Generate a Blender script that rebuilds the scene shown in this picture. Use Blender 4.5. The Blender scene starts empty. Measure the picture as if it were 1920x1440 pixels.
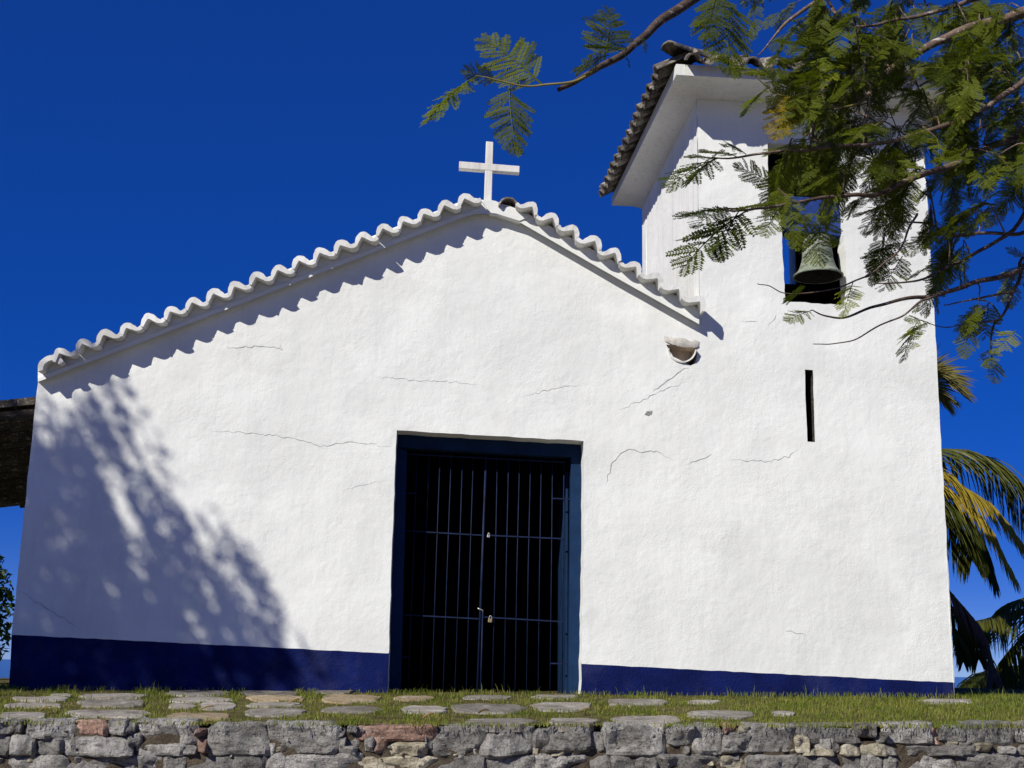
import bpy, bmesh, math, random
import numpy as np
from mathutils import Vector, Matrix, noise
from mathutils.geometry import delaunay_2d_cdt

# ------------------------------------------------------------------ camera, sky, sun, exposure
S = bpy.context.scene
COL = S.collection
R = math.radians

F_PX, PITCH, YAW, ROLL = 2378.0, R(12.56), R(2.9), R(1.07)      # photo is 1920 x 1440
CAM = Vector((0.0, -13.0, 0.27))
fwd = Vector((math.sin(YAW) * math.cos(PITCH), math.cos(YAW) * math.cos(PITCH), math.sin(PITCH)))
right0 = Vector((math.cos(YAW), -math.sin(YAW), 0))
up0 = right0.cross(fwd)
rgt = right0 * math.cos(ROLL) + up0 * math.sin(ROLL)
upv = -right0 * math.sin(ROLL) + up0 * math.cos(ROLL)
cd = bpy.data.cameras.new('camera')
cam = bpy.data.objects.new('camera', cd)
COL.objects.link(cam)
m = Matrix((rgt, upv, -fwd)).transposed().to_4x4()
m.translation = CAM
cam.matrix_world = m
cd.sensor_width = 36
cd.lens = F_PX / 1920 * 36
cd.clip_start = 0.05
cd.clip_end = 20000
S.camera = cam

SUN_D = Vector((0.56, 0.60, -0.54)).normalized()                 # the way the light travels
elev = math.asin(-SUN_D.z)
az = math.atan2(-SUN_D.x, -SUN_D.y)
w = bpy.data.worlds.new('World')
S.world = w
w.use_nodes = True
nt = w.node_tree
nt.nodes.clear()
sky = nt.nodes.new('ShaderNodeTexSky')
sky.sky_type = 'NISHITA'
sky.sun_disc = False
sky.sun_elevation = elev
sky.sun_rotation = az
sky.altitude = 6000
sky.air_density = 0.8
sky.dust_density = 0.0
sky.ozone_density = 9.0
hsv = nt.nodes.new('ShaderNodeHueSaturation')
hsv.inputs['Hue'].default_value = 0.5325
hsv.inputs['Saturation'].default_value = 1.53
hsv.inputs['Value'].default_value = 1.7
gam = nt.nodes.new('ShaderNodeGamma')
gam.inputs['Gamma'].default_value = 0.52
bg = nt.nodes.new('ShaderNodeBackground')
bg.inputs['Strength'].default_value = 0.125
wo = nt.nodes.new('ShaderNodeOutputWorld')
nt.links.new(sky.outputs[0], gam.inputs['Color'])
nt.links.new(gam.outputs[0], hsv.inputs['Color'])
nt.links.new(hsv.outputs[0], bg.inputs['Color'])
nt.links.new(bg.outputs[0], wo.inputs['Surface'])

sd = bpy.data.lights.new('sun', 'SUN')
sd.energy = 5.0
sd.angle = R(0.53)
sd.color = (1.0, 0.955, 0.86)
sun = bpy.data.objects.new('sun', sd)
COL.objects.link(sun)
sun.rotation_euler = SUN_D.to_track_quat('-Z', 'Y').to_euler()
sun.location = (-20, -20, 20)

S.view_settings.view_transform = 'Standard'
S.view_settings.look = 'None'
S.view_settings.exposure = 0.0
S.view_settings.gamma = 1.0
S.render.resolution_x, S.render.resolution_y = 1024, 768

# ------------------------------------------------------------------ helpers
rnd = random.Random(7)


def ray(px, py):
    return fwd * F_PX + rgt * (px - 960) - upv * (py - 720)


def P(px, py, Y=0.0):
    """point of the vertical plane at distance Y behind the facade that shows at this spot of the photo"""
    d = ray(px, py)
    return CAM + d * ((Y - CAM.y) / d.y)


def wloc(o):
    v = Vector((0, 0, 0))
    while o is not None:
        v = v + o.location
        o = o.parent
    return v


def link(name, me, mat=None, parent=None):
    o = bpy.data.objects.new(name, me)
    COL.objects.link(o)
    if parent is not None:
        o.parent = parent
    if mat is not None and me is not None and not me.materials:
        me.materials.append(mat)
    return o


def mk(name, verts, faces, mat, parent=None, smooth=False, origin=None):
    off = wloc(parent) if parent is not None else Vector((0, 0, 0))
    loc = Vector((0, 0, 0))
    if origin is not None:
        loc = Vector(origin) - off
    base = off + loc
    me = bpy.data.meshes.new(name)
    me.from_pydata([tuple(Vector(v) - base) for v in verts], [], faces)
    me.validate()
    if smooth:
        me.polygons.foreach_set('use_smooth', [True] * len(me.polygons))
    me.update()
    o = link(name, me, mat, parent)
    o.location = loc
    return o


def empty(name, loc, label=None, cat=None, group=None):
    o = bpy.data.objects.new(name, None)
    o.empty_display_size = 0.2
    COL.objects.link(o)
    o.location = loc
    if label:
        tag(o, label, cat, group)
    return o


def tag(o, label=None, cat=None, group=None, kind=None):
    if label: o['label'] = label
    if cat: o['category'] = cat
    if group: o['group'] = group
    if kind: o['kind'] = kind
    return o


class MB:
    def __init__(self):
        self.v, self.f = [], []

    def add(self, vs, fs):
        b = len(self.v)
        self.v += [Vector(x) for x in vs]
        self.f += [tuple(i + b for i in f) for f in fs]
        return self

    def hexa(self, a):
        """a: 8 points, 4 front (ccw) then 4 back"""
        return self.add(a, [(0, 1, 2, 3), (7, 6, 5, 4), (0, 4, 5, 1), (1, 5, 6, 2), (2, 6, 7, 3), (3, 7, 4, 0)])

    def box(self, x0, x1, y0, y1, z0, z1):
        return self.hexa([(x0, y0, z0), (x1, y0, z0), (x1, y0, z1), (x0, y0, z1),
                          (x0, y1, z0), (x1, y1, z0), (x1, y1, z1), (x0, y1, z1)])

    def tube(self, pts, radii, n=6, cap=True):
        pts = [Vector(p) for p in pts]
        if not hasattr(radii, '__len__'):
            radii = [radii] * len(pts)
        b = len(self.v)
        ref = Vector((0.13, 0.31, 0.94))
        for i, p in enumerate(pts):
            t = (pts[min(i + 1, len(pts) - 1)] - pts[max(i - 1, 0)])
            if t.length < 1e-9: t = Vector((0, 0, 1))
            t.normalize()
            a = t.cross(ref)
            if a.length < 1e-3: a = t.cross(Vector((1, 0, 0)))
            a.normalize()
            c = t.cross(a)
            for k in range(n):
                an = 2 * math.pi * k / n
                self.v.append(p + (a * math.cos(an) + c * math.sin(an)) * radii[i])
        for i in range(len(pts) - 1):
            for k in range(n):
                k2 = (k + 1) % n
                self.f.append((b + i * n + k, b + i * n + k2, b + (i + 1) * n + k2, b + (i + 1) * n + k))
        if cap:
            self.f.append(tuple(b + k for k in range(n))[::-1])
            e = b + (len(pts) - 1) * n
            self.f.append(tuple(e + k for k in range(n)))
        return self

    def build(self, name, mat, parent=None, smooth=False, origin=None):
        return mk(name, self.v, self.f, mat, parent, smooth, origin)


def spline(pts, n=5):
    pts = [Vector(p) for p in pts]
    if len(pts) < 3:
        return pts
    out = []
    for i in range(len(pts) - 1):
        p0, p1, p2, p3 = pts[max(i - 1, 0)], pts[i], pts[i + 1], pts[min(i + 2, len(pts) - 1)]
        for k in range(n):
            t = k / n
            out.append(0.5 * ((2 * p1) + (p2 - p0) * t + (2 * p0 - 5 * p1 + 4 * p2 - p3) * t * t + (3 * p1 - p0 - 3 * p2 + p3) * t ** 3))
    out.append(pts[-1])
    return out


def lerp(a, b, t):
    return a + (b - a) * t


def inpoly(x, y, poly):
    c = False
    n = len(poly)
    j = n - 1
    for i in range(n):
        xi, yi = poly[i]
        xj, yj = poly[j]
        if (yi > y) != (yj > y) and x < (xj - xi) * (y - yi) / (yj - yi) + xi:
            c = not c
        j = i
    return c


# ------------------------------------------------------------------ materials
def new_mat(name):
    mt = bpy.data.materials.new(name)
    mt.use_nodes = True
    n = mt.node_tree.nodes
    b = n['Principled BSDF']
    return mt, mt.node_tree, b


def nnode(t, typ, **kw):
    n = t.nodes.new(typ)
    for k, v in kw.items():
        if k in n.inputs:
            n.inputs[k].default_value = v
        else:
            setattr(n, k, v)
    return n


def tex_coords(t, which='Object'):
    return t.nodes.new('ShaderNodeTexCoord').outputs[which]


def noise_tex(t, vec, scale, detail=4, rough=0.55):
    n = nnode(t, 'ShaderNodeTexNoise', Scale=scale, Detail=detail, Roughness=rough)
    t.links.new(vec, n.inputs['Vector'])
    return n.outputs['Fac']


def ramp(t, fac, stops):
    r = t.nodes.new('ShaderNodeValToRGB')
    el = r.color_ramp.elements
    while len(el) > 1: el.remove(el[0])
    el[0].position, el[0].color = stops[0][0], (*stops[0][1], 1)
    for p, c in stops[1:]:
        e = el.new(p)
        e.color = (*c, 1)
    t.links.new(fac, r.inputs[0])
    return r.outputs['Color']


def mixc(t, fac, a, b, mode='MIX'):
    n = t.nodes.new('ShaderNodeMix')
    n.data_type = 'RGBA'
    n.blend_type = mode
    for s, v in ((n.inputs[0], fac), (n.inputs[6], a), (n.inputs[7], b)):
        if isinstance(v, bpy.types.NodeSocket):
            t.links.new(v, s)
        elif isinstance(v, (int, float)):
            s.default_value = v
        else:
            s.default_value = (*v, 1)
    return n.outputs[2]


def mathn(t, op, a, b=None):
    n = t.nodes.new('ShaderNodeMath')
    n.operation = op
    for s, v in ((n.inputs[0], a), (n.inputs[1], b)):
        if v is None: continue
        if isinstance(v, bpy.types.NodeSocket): t.links.new(v, s)
        else: s.default_value = v
    return n.outputs[0]


def bump(t, b, height, dist, strength=1.0, prev=None):
    n = nnode(t, 'ShaderNodeBump', Strength=strength, Distance=dist)
    t.links.new(height, n.inputs['Height'])
    if prev is not None: t.links.new(prev, n.inputs['Normal'])
    if b is not None: t.links.new(n.outputs[0], b.inputs['Normal'])
    return n.outputs[0]


def rand_coords(t, v0):
    oi = t.nodes.new('ShaderNodeObjectInfo')
    add = t.nodes.new('ShaderNodeVectorMath')
    add.operation = 'ADD'
    cx = t.nodes.new('ShaderNodeCombineXYZ')
    mul = mathn(t, 'MULTIPLY', oi.outputs['Random'], 50.0)
    for i in range(3): t.links.new(mul, cx.inputs[i])
    t.links.new(v0, add.inputs[0])
    t.links.new(cx.outputs[0], add.inputs[1])
    return add.outputs[0]


def mat_plaster(name, c1=(0.80, 0.812, 0.780), c2=(0.71, 0.72, 0.69), rough_amt=1.0, streak=0.0, rand=False):
    mt, t, b = new_mat(name)
    v = tex_coords(t)
    if rand: v = rand_coords(t, v)
    big = noise_tex(t, v, 1.3, 5, 0.6)
    col = ramp(t, big, [(0.3, c2), (0.62, c1)])
    pat = noise_tex(t, v, 0.55, 8, 0.62)
    col = mixc(t, ramp(t, pat, [(0.50, (0, 0, 0)), (0.53, (0.22,) * 3), (0.75, (0.34,) * 3)]), col, tuple(x * 0.88 for x in c2))
    sp = noise_tex(t, v, 60, 3, 0.7)
    col = mixc(t, ramp(t, sp, [(0.22, (1, 1, 1)), (0.33, (0, 0, 0))]), col, tuple(x * 0.75 for x in c2))
    if streak:
        mp = nnode(t, 'ShaderNodeMapping', Scale=(22, 22, 1.0))
        t.links.new(v, mp.inputs['Vector'])
        st = noise_tex(t, mp.outputs[0], 1.0, 5, 0.65)
        col = mixc(t, ramp(t, st, [(0.5, (0, 0, 0)), (0.75, (streak,) * 3)]), col, (0.45, 0.43, 0.38))
    t.links.new(col, b.inputs['Base Color'])
    b.inputs['Roughness'].default_value = 0.95
    b.inputs['Specular IOR Level'].default_value = 0.1
    n1 = noise_tex(t, v, 4.0, 3, 0.5)
    n2 = noise_tex(t, v, 17, 4, 0.6)
    n3 = noise_tex(t, v, 75, 3, 0.6)
    msk = nnode(t, 'ShaderNodeMapRange')
    for k_, v_ in ((1, 0.36), (2, 0.62), (3, 0.25), (4, 1.35)): msk.inputs[k_].default_value = v_
    t.links.new(noise_tex(t, v, 1.7, 6, 0.65), msk.inputs[0])
    n2 = mathn(t, 'MULTIPLY', n2, msk.outputs[0])
    n3 = mathn(t, 'MULTIPLY', n3, msk.outputs[0])
    vz = nnode(t, 'ShaderNodeTexVoronoi', Scale=9.0, feature='SMOOTH_F1')
    wv = t.nodes.new('ShaderNodeVectorMath')
    wv.operation = 'MULTIPLY_ADD'
    nz = nnode(t, 'ShaderNodeTexNoise', Scale=5.0, Detail=3)
    t.links.new(v, nz.inputs['Vector'])
    t.links.new(nz.outputs['Color'], wv.inputs[0])
    wv.inputs[1].default_value = (0.25, 0.25, 0.25)
    t.links.new(v, wv.inputs[2])
    t.links.new(wv.outputs[0], vz.inputs['Vector'])
    a = bump(t, None, n1, 0.012 * rough_amt)
    a = bump(t, None, vz.outputs['Distance'], 0.005 * rough_amt, 1.0, a)
    a = bump(t, None, n2, 0.006 * rough_amt, 1.0, a)
    bump(t, b, n3, 0.0036 * rough_amt, 1.0, a)
    return mt


def mat_paint(name, col, rough=0.55, var=0.25, scale=6, bmp=0.003, spec=0.3, chips=None):
    mt, t, b = new_mat(name)
    v = tex_coords(t)
    n = noise_tex(t, v, scale, 5, 0.6)
    c = ramp(t, n, [(0.3, tuple(x * (1 - var) for x in col)), (0.7, tuple(x * (1 + var) for x in col))])
    if chips:
        c = mixc(t, ramp(t, noise_tex(t, v, 16, 5, 0.7), [(0.69, (0, 0, 0)), (0.72, (0.8,) * 3)]), c, chips)
        c = mixc(t, ramp(t, noise_tex(t, v, 2.2, 6, 0.7), [(0.5, (0, 0, 0)), (0.75, (0.10,) * 3)]), c, (0.2, 0.2, 0.22))
    t.links.new(c, b.inputs['Base Color'])
    b.inputs['Roughness'].default_value = rough
    b.inputs['Specular IOR Level'].default_value = spec
    bump(t, b, noise_tex(t, v, 45, 4, 0.6), bmp)
    return mt


def mat_stone(name, stops, scale=5, dist=0.03, dark=0.35):
    mt, t, b = new_mat(name)
    v0 = tex_coords(t)
    oi = t.nodes.new('ShaderNodeObjectInfo')
    add = t.nodes.new('ShaderNodeVectorMath')
    add.operation = 'ADD'
    cx = t.nodes.new('ShaderNodeCombineXYZ')
    mul = mathn(t, 'MULTIPLY', oi.outputs['Random'], 50.0)
    for i in range(3): t.links.new(mul, cx.inputs[i])
    t.links.new(v0, add.inputs[0])
    t.links.new(cx.outputs[0], add.inputs[1])
    v = add.outputs[0]
    n = noise_tex(t, v, scale, 6, 0.65)
    c = ramp(t, n, stops)
    fine = noise_tex(t, v, scale * 7, 6, 0.75)
    mp_ = nnode(t, 'ShaderNodeMapping', Scale=(1.0, 1.0, 4.0), Rotation=(0.4, 0.7, 0.2))
    t.links.new(v, mp_.inputs['Vector'])
    vein = noise_tex(t, mp_.outputs[0], scale * 1.3, 6, 0.7)
    c = mixc(t, ramp(t, vein, [(0.34, (0.7,) * 3), (0.46, (0, 0, 0))]), c, (0.06, 0.055, 0.05))
    c = mixc(t, ramp(t, vein, [(0.56, (0, 0, 0)), (0.68, (0.6,) * 3)]), c, (0.60, 0.57, 0.52))
    c = mixc(t, ramp(t, fine, [(0.34, (0.75,) * 3), (0.46, (0, 0, 0))]), c, (0.045, 0.045, 0.045))
    c = mixc(t, ramp(t, fine, [(0.58, (0, 0, 0)), (0.68, (0.7,) * 3)]), c, (0.55, 0.54, 0.52))
    val = mathn(t, 'ADD', mathn(t, 'MULTIPLY', oi.outputs['Random'], 0.7), 0.6)
    c = mixc(t, 1.0, c, (1, 1, 1), 'MULTIPLY')
    h = nnode(t, 'ShaderNodeHueSaturation')
    t.links.new(c, h.inputs['Color'])
    t.links.new(val, h.inputs['Value'])
    t.links.new(h.outputs[0], b.inputs['Base Color'])
    b.inputs['Roughness'].default_value = 0.9
    b.inputs['Specular IOR Level'].default_value = 0.2
    a = bump(t, None, noise_tex(t, v, scale * 2.2, 5, 0.65), dist)
    bump(t, b, fine, dist * 0.35, 1.0, a)
    return mt


def mat_leaf(name, c_dark, c_light, trans=0.35, rough=0.5):
    mt, t, b = new_mat(name)
    oi = t.nodes.new('ShaderNodeObjectInfo')
    v = tex_coords(t)
    n = noise_tex(t, v, 3.0, 3)
    f = mathn(t, 'ADD', mathn(t, 'MULTIPLY', oi.outputs['Random'], 0.65), mathn(t, 'MULTIPLY', n, 0.35))
    c = ramp(t, f, [(0.1, c_dark), (0.9, c_light)])
    t.links.new(c, b.inputs['Base Color'])
    b.inputs['Roughness'].default_value = rough
    b.inputs['Specular IOR Level'].default_value = 0.18
    tr = t.nodes.new('ShaderNodeBsdfTranslucent')
    c2 = mixc(t, 1.0, c, (1.5, 1.6, 0.6), 'MULTIPLY')
    t.links.new(c2, tr.inputs['Color'])
    mx = t.nodes.new('ShaderNodeMixShader')
    mx.inputs[0].default_value = trans
    t.links.new(b.outputs[0], mx.inputs[1])
    t.links.new(tr.outputs[0], mx.inputs[2])
    t.links.new(mx.outputs[0], t.nodes['Material Output'].inputs['Surface'])
    return mt


M = {}
M['plaster'] = mat_plaster('lime_plaster', streak=0.12, rough_amt=0.62)
M['plaster_soft'] = mat_plaster('smooth_lime_plaster', rough_amt=0.45)
M['plaster_tower'] = mat_plaster('stained_lime_plaster', c1=(0.81, 0.80, 0.77), rough_amt=0.6, streak=0.55)
M['lump'] = mat_plaster('dirty_crumbling_plaster', c1=(0.62, 0.60, 0.55), c2=(0.40, 0.38, 0.34), rough_amt=1.6)
M['cross'] = mat_plaster('weathered_white_cement', c1=(0.80, 0.79, 0.75), c2=(0.66, 0.64, 0.59), rough_amt=0.4, streak=0.8)
M['tile_white'] = mat_plaster('whitewashed_tile', c1=(0.80, 0.80, 0.77), c2=(0.55, 0.54, 0.50), rough_amt=0.6, streak=0.5, rand=True)
M['plinth'] = mat_paint('blue_wall_paint', (0.0065, 0.0125, 0.082), 0.85, 0.35, 3, 0.012, 0.05, (0.30, 0.31, 0.36))
M['frame'] = mat_paint('blue_timber_paint', (0.007, 0.026, 0.075), 0.75, 0.2, 5, 0.003, 0.12)
M['iron'] = mat_paint('blue_iron_paint', (0.006, 0.013, 0.045), 0.6, 0.5, 9, 0.001, 0.2)
M['headstock'] = mat_paint('bright_blue_timber', (0.012, 0.04, 0.19), 0.6, 0.25, 9, 0.004)
M['dark'] = mat_paint('dark_interior', (0.02, 0.018, 0.016), 0.9, 0.2, 4, 0.002, 0.05)  # near-black base stands in for the shade indoors; dark ironwork shares it
M['steel'] = mat_paint('bright_steel', (0.55, 0.54, 0.5), 0.35, 0.15, 30, 0.0005)
M['steel'].node_tree.nodes['Principled BSDF'].inputs['Metallic'].default_value = 0.7
M['brass'] = mat_paint('dull_brass', (0.30, 0.24, 0.14), 0.5, 0.2, 30, 0.0005)
M['brass'].node_tree.nodes['Principled BSDF'].inputs['Metallic'].default_value = 0.5
M['bronze'] = mat_stone('verdigris_bronze', [(0.3, (0.24, 0.29, 0.21)), (0.55, (0.38, 0.43, 0.33)), (0.75, (0.44, 0.44, 0.33))], 7, 0.004)
M['clay'] = mat_stone('lichened_clay_tile', [(0.3, (0.05, 0.043, 0.036)), (0.5, (0.14, 0.12, 0.10)), (0.7, (0.36, 0.33, 0.27))], 6, 0.01)
M['clay_dark'] = mat_stone('dark_clay_tile', [(0.3, (0.025, 0.021, 0.018)), (0.7, (0.08, 0.065, 0.05))], 6, 0.01)  # darker clay for the porch tiles, posts and slit reveal
M['clay_pale'] = mat_paint('pale_clay_tile', (0.42, 0.33, 0.25), 0.9, 0.25, 9, 0.004, 0.1)
M['granite'] = mat_stone('grey_granite', [(0.25, (0.09, 0.085, 0.08)), (0.40, (0.28, 0.265, 0.245)), (0.55, (0.45, 0.43, 0.40)), (0.75, (0.62, 0.59, 0.55))], 6, 0.08)
M['granite_red'] = mat_stone('reddish_granite', [(0.25, (0.16, 0.09, 0.065)), (0.5, (0.40, 0.25, 0.19)), (0.75, (0.56, 0.43, 0.35))], 5, 0.04)
M['granite_tan'] = mat_stone('tan_granite', [(0.25, (0.20, 0.17, 0.11)), (0.5, (0.36, 0.32, 0.23)), (0.75, (0.50, 0.47, 0.38))], 5, 0.04)
M['paver'] = mat_stone('worn_paving', [(0.25, (0.12, 0.105, 0.08)), (0.5, (0.25, 0.225, 0.19)), (0.75, (0.33, 0.305, 0.265))], 3, 0.012)
M['paver_tan'] = mat_stone('tan_paving', [(0.25, (0.20, 0.145, 0.08)), (0.5, (0.34, 0.26, 0.155)), (0.75, (0.42, 0.35, 0.24))], 3, 0.012)
M['mortar'] = mat_paint('dark_earth_mortar', (0.085, 0.068, 0.05), 0.95, 0.4, 8, 0.02, 0.05)
M['soil'] = mat_paint('soil_and_dry_grass', (0.11, 0.095, 0.04), 0.95, 0.5, 7, 0.02, 0.05)
M['sand'] = mat_paint('sandy_bounce_ground', (0.20, 0.175, 0.135), 0.95, 0.2, 3, 0.02, 0.05)  # colour chosen so the unseen lower ground bounces warm light upwards
M['sea'] = mat_paint('sea_water', (0.01, 0.05, 0.10), 0.15, 0.2, 0.05, 0.05, 0.5)
M['grass'] = mat_leaf('grass_blade', (0.05, 0.085, 0.010), (0.12, 0.15, 0.03), 0.3, 0.6)
M['bark'] = mat_stone('brown_bark', [(0.3, (0.07, 0.045, 0.03)), (0.6, (0.17, 0.115, 0.085)), (0.8, (0.28, 0.22, 0.18))], 8, 0.01)
M['twig'] = mat_paint('green_twig', (0.20, 0.17, 0.05), 0.7, 0.3, 14, 0.001)
M['leaf'] = mat_leaf('feathery_leaf', (0.018, 0.034, 0.003), (0.13, 0.155, 0.010), 0.38, 0.6)
M['leaf_young'] = mat_leaf('young_feathery_leaf', (0.13, 0.17, 0.012), (0.24, 0.26, 0.02), 0.45)
M['leaf_yellow'] = mat_leaf('yellowing_leaf', (0.26, 0.19, 0.012), (0.36, 0.26, 0.02), 0.45)
M['leaf_broad'] = mat_leaf('broad_leaf', (0.03, 0.06, 0.012), (0.08, 0.12, 0.02), 0.2)
M['palm'] = mat_leaf('palm_leaflet', (0.045, 0.06, 0.010), (0.15, 0.15, 0.025), 0.3, 0.4)
M['palm_gold'] = mat_leaf('golden_palm_leaflet', (0.26, 0.20, 0.02), (0.50, 0.38, 0.06), 0.35, 0.35)
M['palm_pale'] = mat_leaf('pale_palm_leaflet', (0.22, 0.19, 0.06), (0.34, 0.30, 0.11), 0.35, 0.4)
M['palm_dead'] = mat_leaf('dead_palm_leaflet', (0.17, 0.08, 0.05), (0.30, 0.16, 0.11), 0.2, 0.6)
M['dry_leaf'] = mat_leaf('dry_fallen_leaf', (0.30, 0.17, 0.09), (0.52, 0.40, 0.22), 0.2, 0.7)
M['crack'] = mat_paint('hairline_crack', (0.36, 0.35, 0.335), 0.95, 0.2, 20, 0.001, 0.05)

# ------------------------------------------------------------------ terrain
FRONT_Y = -2.5
_a, _b = P(22, 1292, 0), P(1790, 1309, 0)
_c, _d = P(20, 1356, FRONT_Y), P(1900, 1364, FRONT_Y)


def gz(x, y):
    z0 = lerp(_a.z, _b.z, (x - _a.x) / (_b.x - _a.x))
    z1 = lerp(_c.z, _d.z, (x - _c.x) / (_d.x - _c.x))
    if y >= 0:
        z = z0 - 0.004 * y
        if y > 12: z -= (y - 12) * 0.75
        return z
    return lerp(z0, z1, y / FRONT_Y)


def ground_hit(px, py, dz=0.0):
    d = ray(px, py)
    lo, hi = -2.9, 7.0
    f = lambda Y: (lambda q: q.z - gz(q.x, q.y) - dz)(CAM + d * ((Y - CAM.y) / d.y))
    if f(lo) * f(hi) > 0:
        return None
    for _ in range(40):
        mid = (lo + hi) / 2
        if f(lo) * f(mid) <= 0: hi = mid
        else: lo = mid
    Y = (lo + hi) / 2
    return CAM + d * ((Y - CAM.y) / d.y)


def grid_sheet(name, xs, ys, zf, mat, jit=0.0):
    vs = [(x, y, zf(x, y) + (noise.noise(Vector((x * 1.3, y * 1.3, 3))) * jit)) for y in ys for x in xs]
    nx = len(xs)
    fs = [(j * nx + i, j * nx + i + 1, (j + 1) * nx + i + 1, (j + 1) * nx + i) for j in range(len(ys) - 1) for i in range(nx - 1)]
    return mk(name, vs, fs, mat, None, True)


LOW_Z = -1.35
terrace = grid_sheet('terrace_lawn', list(np.arange(-24, 24.1, 0.4)), [-2.47] + list(np.arange(-2.4, 24.1, 0.4)), gz, M['soil'], 0.012)
tag(terrace, 'grassy terrace in front of the white chapel', None, None, 'structure')
low = grid_sheet('lower_ground', list(np.arange(-60, 60.1, 4)), list(np.linspace(-60, -2.4, 16)), lambda x, y: LOW_Z, M['sand'], 0.02)
tag(low, 'lower ground below the stone wall, out of view, sand-coloured for warm bounce light', None, None, 'structure')
sea = mk('sea', [(-6000, -6000, -14), (6000, -6000, -14), (6000, 9000, -14), (-6000, 9000, -14)], [(0, 1, 2, 3)], M['sea'])
tag(sea, 'blue sea far below the hilltop', None, None, 'structure')

# ------------------------------------------------------------------ the chapel
chapel = empty('chapel', (0, 0, 0), 'white plastered chapel with blue base band, barred doorway, cross and bell tower', 'chapel')


def fy(x, z):
    """hand-made unevenness of the front wall"""
    return 0.010 * noise.noise(Vector((x * 0.8, z * 0.8, 1.7))) + 0.006 * noise.noise(Vector((x * 2.6, z * 2.6, 9.1)))


OUT = [(16, 1330), (22, 1190), (68, 742), (72, 712), (480, 550), (895, 391), (935, 391), (988, 411), (1130, 495), (1311, 597),
       (1312, 560), (1310, 400), (1306, 170), (1728, 198), (1737, 340), (1752, 600), (1771, 940), (1790, 1280), (1792, 1330)]
DOOR = [(744, 807), (916, 817), (1094, 827), (1095, 960), (1093, 1100), (1089, 1330), (726, 1330), (731, 1150), (738, 960)]
BELL = [(1439, 268), (1508, 273), (1576, 277), (1582, 430), (1592, 572), (1534, 569), (1473, 565), (1464, 412), (1455, 380), (1441, 376)]
SLIT = [(1509, 693), (1524, 694), (1526, 760), (1528, 829), (1514, 828), (1511, 760)]
HOLE = [(1208, 778), (1213, 771), (1223, 770), (1226, 776), (1217, 781)]
NICHE = [(1249, 646), (1262, 647), (1306, 653), (1307, 668), (1303, 682), (1294, 686), (1280, 678), (1262, 669)]
PL = [(0, 1189), (22, 1190), (727, 1225), (1090, 1245), (1790, 1280), (1800, 1281)]


def to2(poly):
    return [(lambda q: (q.x, q.z))(P(x, y, 0)) for x, y in poly]


def subdiv(poly, step, jit, closed=True, seed=1):
    r = random.Random(seed)
    out = []
    n = len(poly)
    for i in range(n if closed else n - 1):
        a, b = Vector(poly[i]), Vector(poly[(i + 1) % n])
        k = max(1, int((b - a).length / step))
        nrm = Vector((-(b - a).y, (b - a).x)).normalized()
        for j in range(k):
            p = a.lerp(b, j / k)
            if j: p = p + nrm * r.uniform(-jit, jit)
            out.append((p.x, p.y))
    if not closed: out.append(tuple(poly[-1]))
    return out


out2 = subdiv(to2(OUT), 0.09, 0.004)
holes = [subdiv(to2(h), s, j, seed=k) for k, (h, s, j) in enumerate(((DOOR, 0.09, 0.005), (BELL, 0.06, 0.006), (SLIT, 0.06, 0.002), (HOLE, 0.05, 0.002), (NICHE, 0.05, 0.002)))]
pl2 = to2(PL)


def pl_z(x):
    for a, b in zip(pl2, pl2[1:]):
        if x <= b[0]:
            return lerp(a[1], b[1], (x - a[0]) / (b[0] - a[0]))
    return pl2[-1][1]


pts, edges = [], []


def add_loop(lp, closed=True):
    b = len(pts)
    pts.extend(lp)
    n = len(lp)
    for i in range(n if closed else n - 1):
        edges.append((b + i, b + (i + 1) % n))


add_loop(out2)
for h in holes: add_loop(h)
xl = to2([(20, 1190)])[0][0]
plA = [(x, pl_z(x)) for x in np.arange(pl2[1][0] + 0.004, to2([(727, 1225)])[0][0], 0.08)] + [(to2([(728.5, 1225)])[0][0], pl_z(to2([(728.5, 1225)])[0][0]))]
plB = [(to2([(1090.3, 1245)])[0][0], pl_z(to2([(1090.3, 1245)])[0][0]))] + [(x, pl_z(x)) for x in np.arange(to2([(1096, 1245)])[0][0], pl2[-2][0] - 0.01, 0.08)] + [(pl2[-2][0] - 0.003, pl_z(pl2[-2][0]))]
prng = random.Random(3)
add_loop([(x, z + (prng.uniform(-0.003, 0.003))) for x, z in plA], False)
add_loop([(x, z + (prng.uniform(-0.003, 0.003))) for x, z in plB], False)
bnd = np.array(pts)
g = 0.085
x0, x1 = min(p[0] for p in out2), max(p[0] for p in out2)
z0, z1 = min(p[1] for p in out2), max(p[1] for p in out2)
for zi in np.arange(z0 + 0.04, z1, g):
    for xi in np.arange(x0 + 0.04, x1, g):
        q = (xi + prng.uniform(-.02, .02), zi + prng.uniform(-.02, .02))
        if np.min((bnd[:, 0] - q[0]) ** 2 + (bnd[:, 1] - q[1]) ** 2) > 0.03 ** 2:
            pts.append(q)
cv, ce, cf, *_ = delaunay_2d_cdt([Vector(p) for p in pts], edges, [], 0, 1e-6)
wallf, plinf = [], []
for f in cf:
    cx_ = sum(cv[i].x for i in f) / 3
    cz_ = sum(cv[i].y for i in f) / 3
    if not inpoly(cx_, cz_, out2) or any(inpoly(cx_, cz_, h) for h in holes):
        continue
    a, b_, c = (cv[i] for i in f)
    if (b_ - a).cross(c - a) < 0: f = f[::-1]
    (plinf if cz_ < pl_z(cx_) else wallf).append(tuple(f))
V3 = [(p.x, fy(p.x, p.y), p.y) for p in cv]


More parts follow.
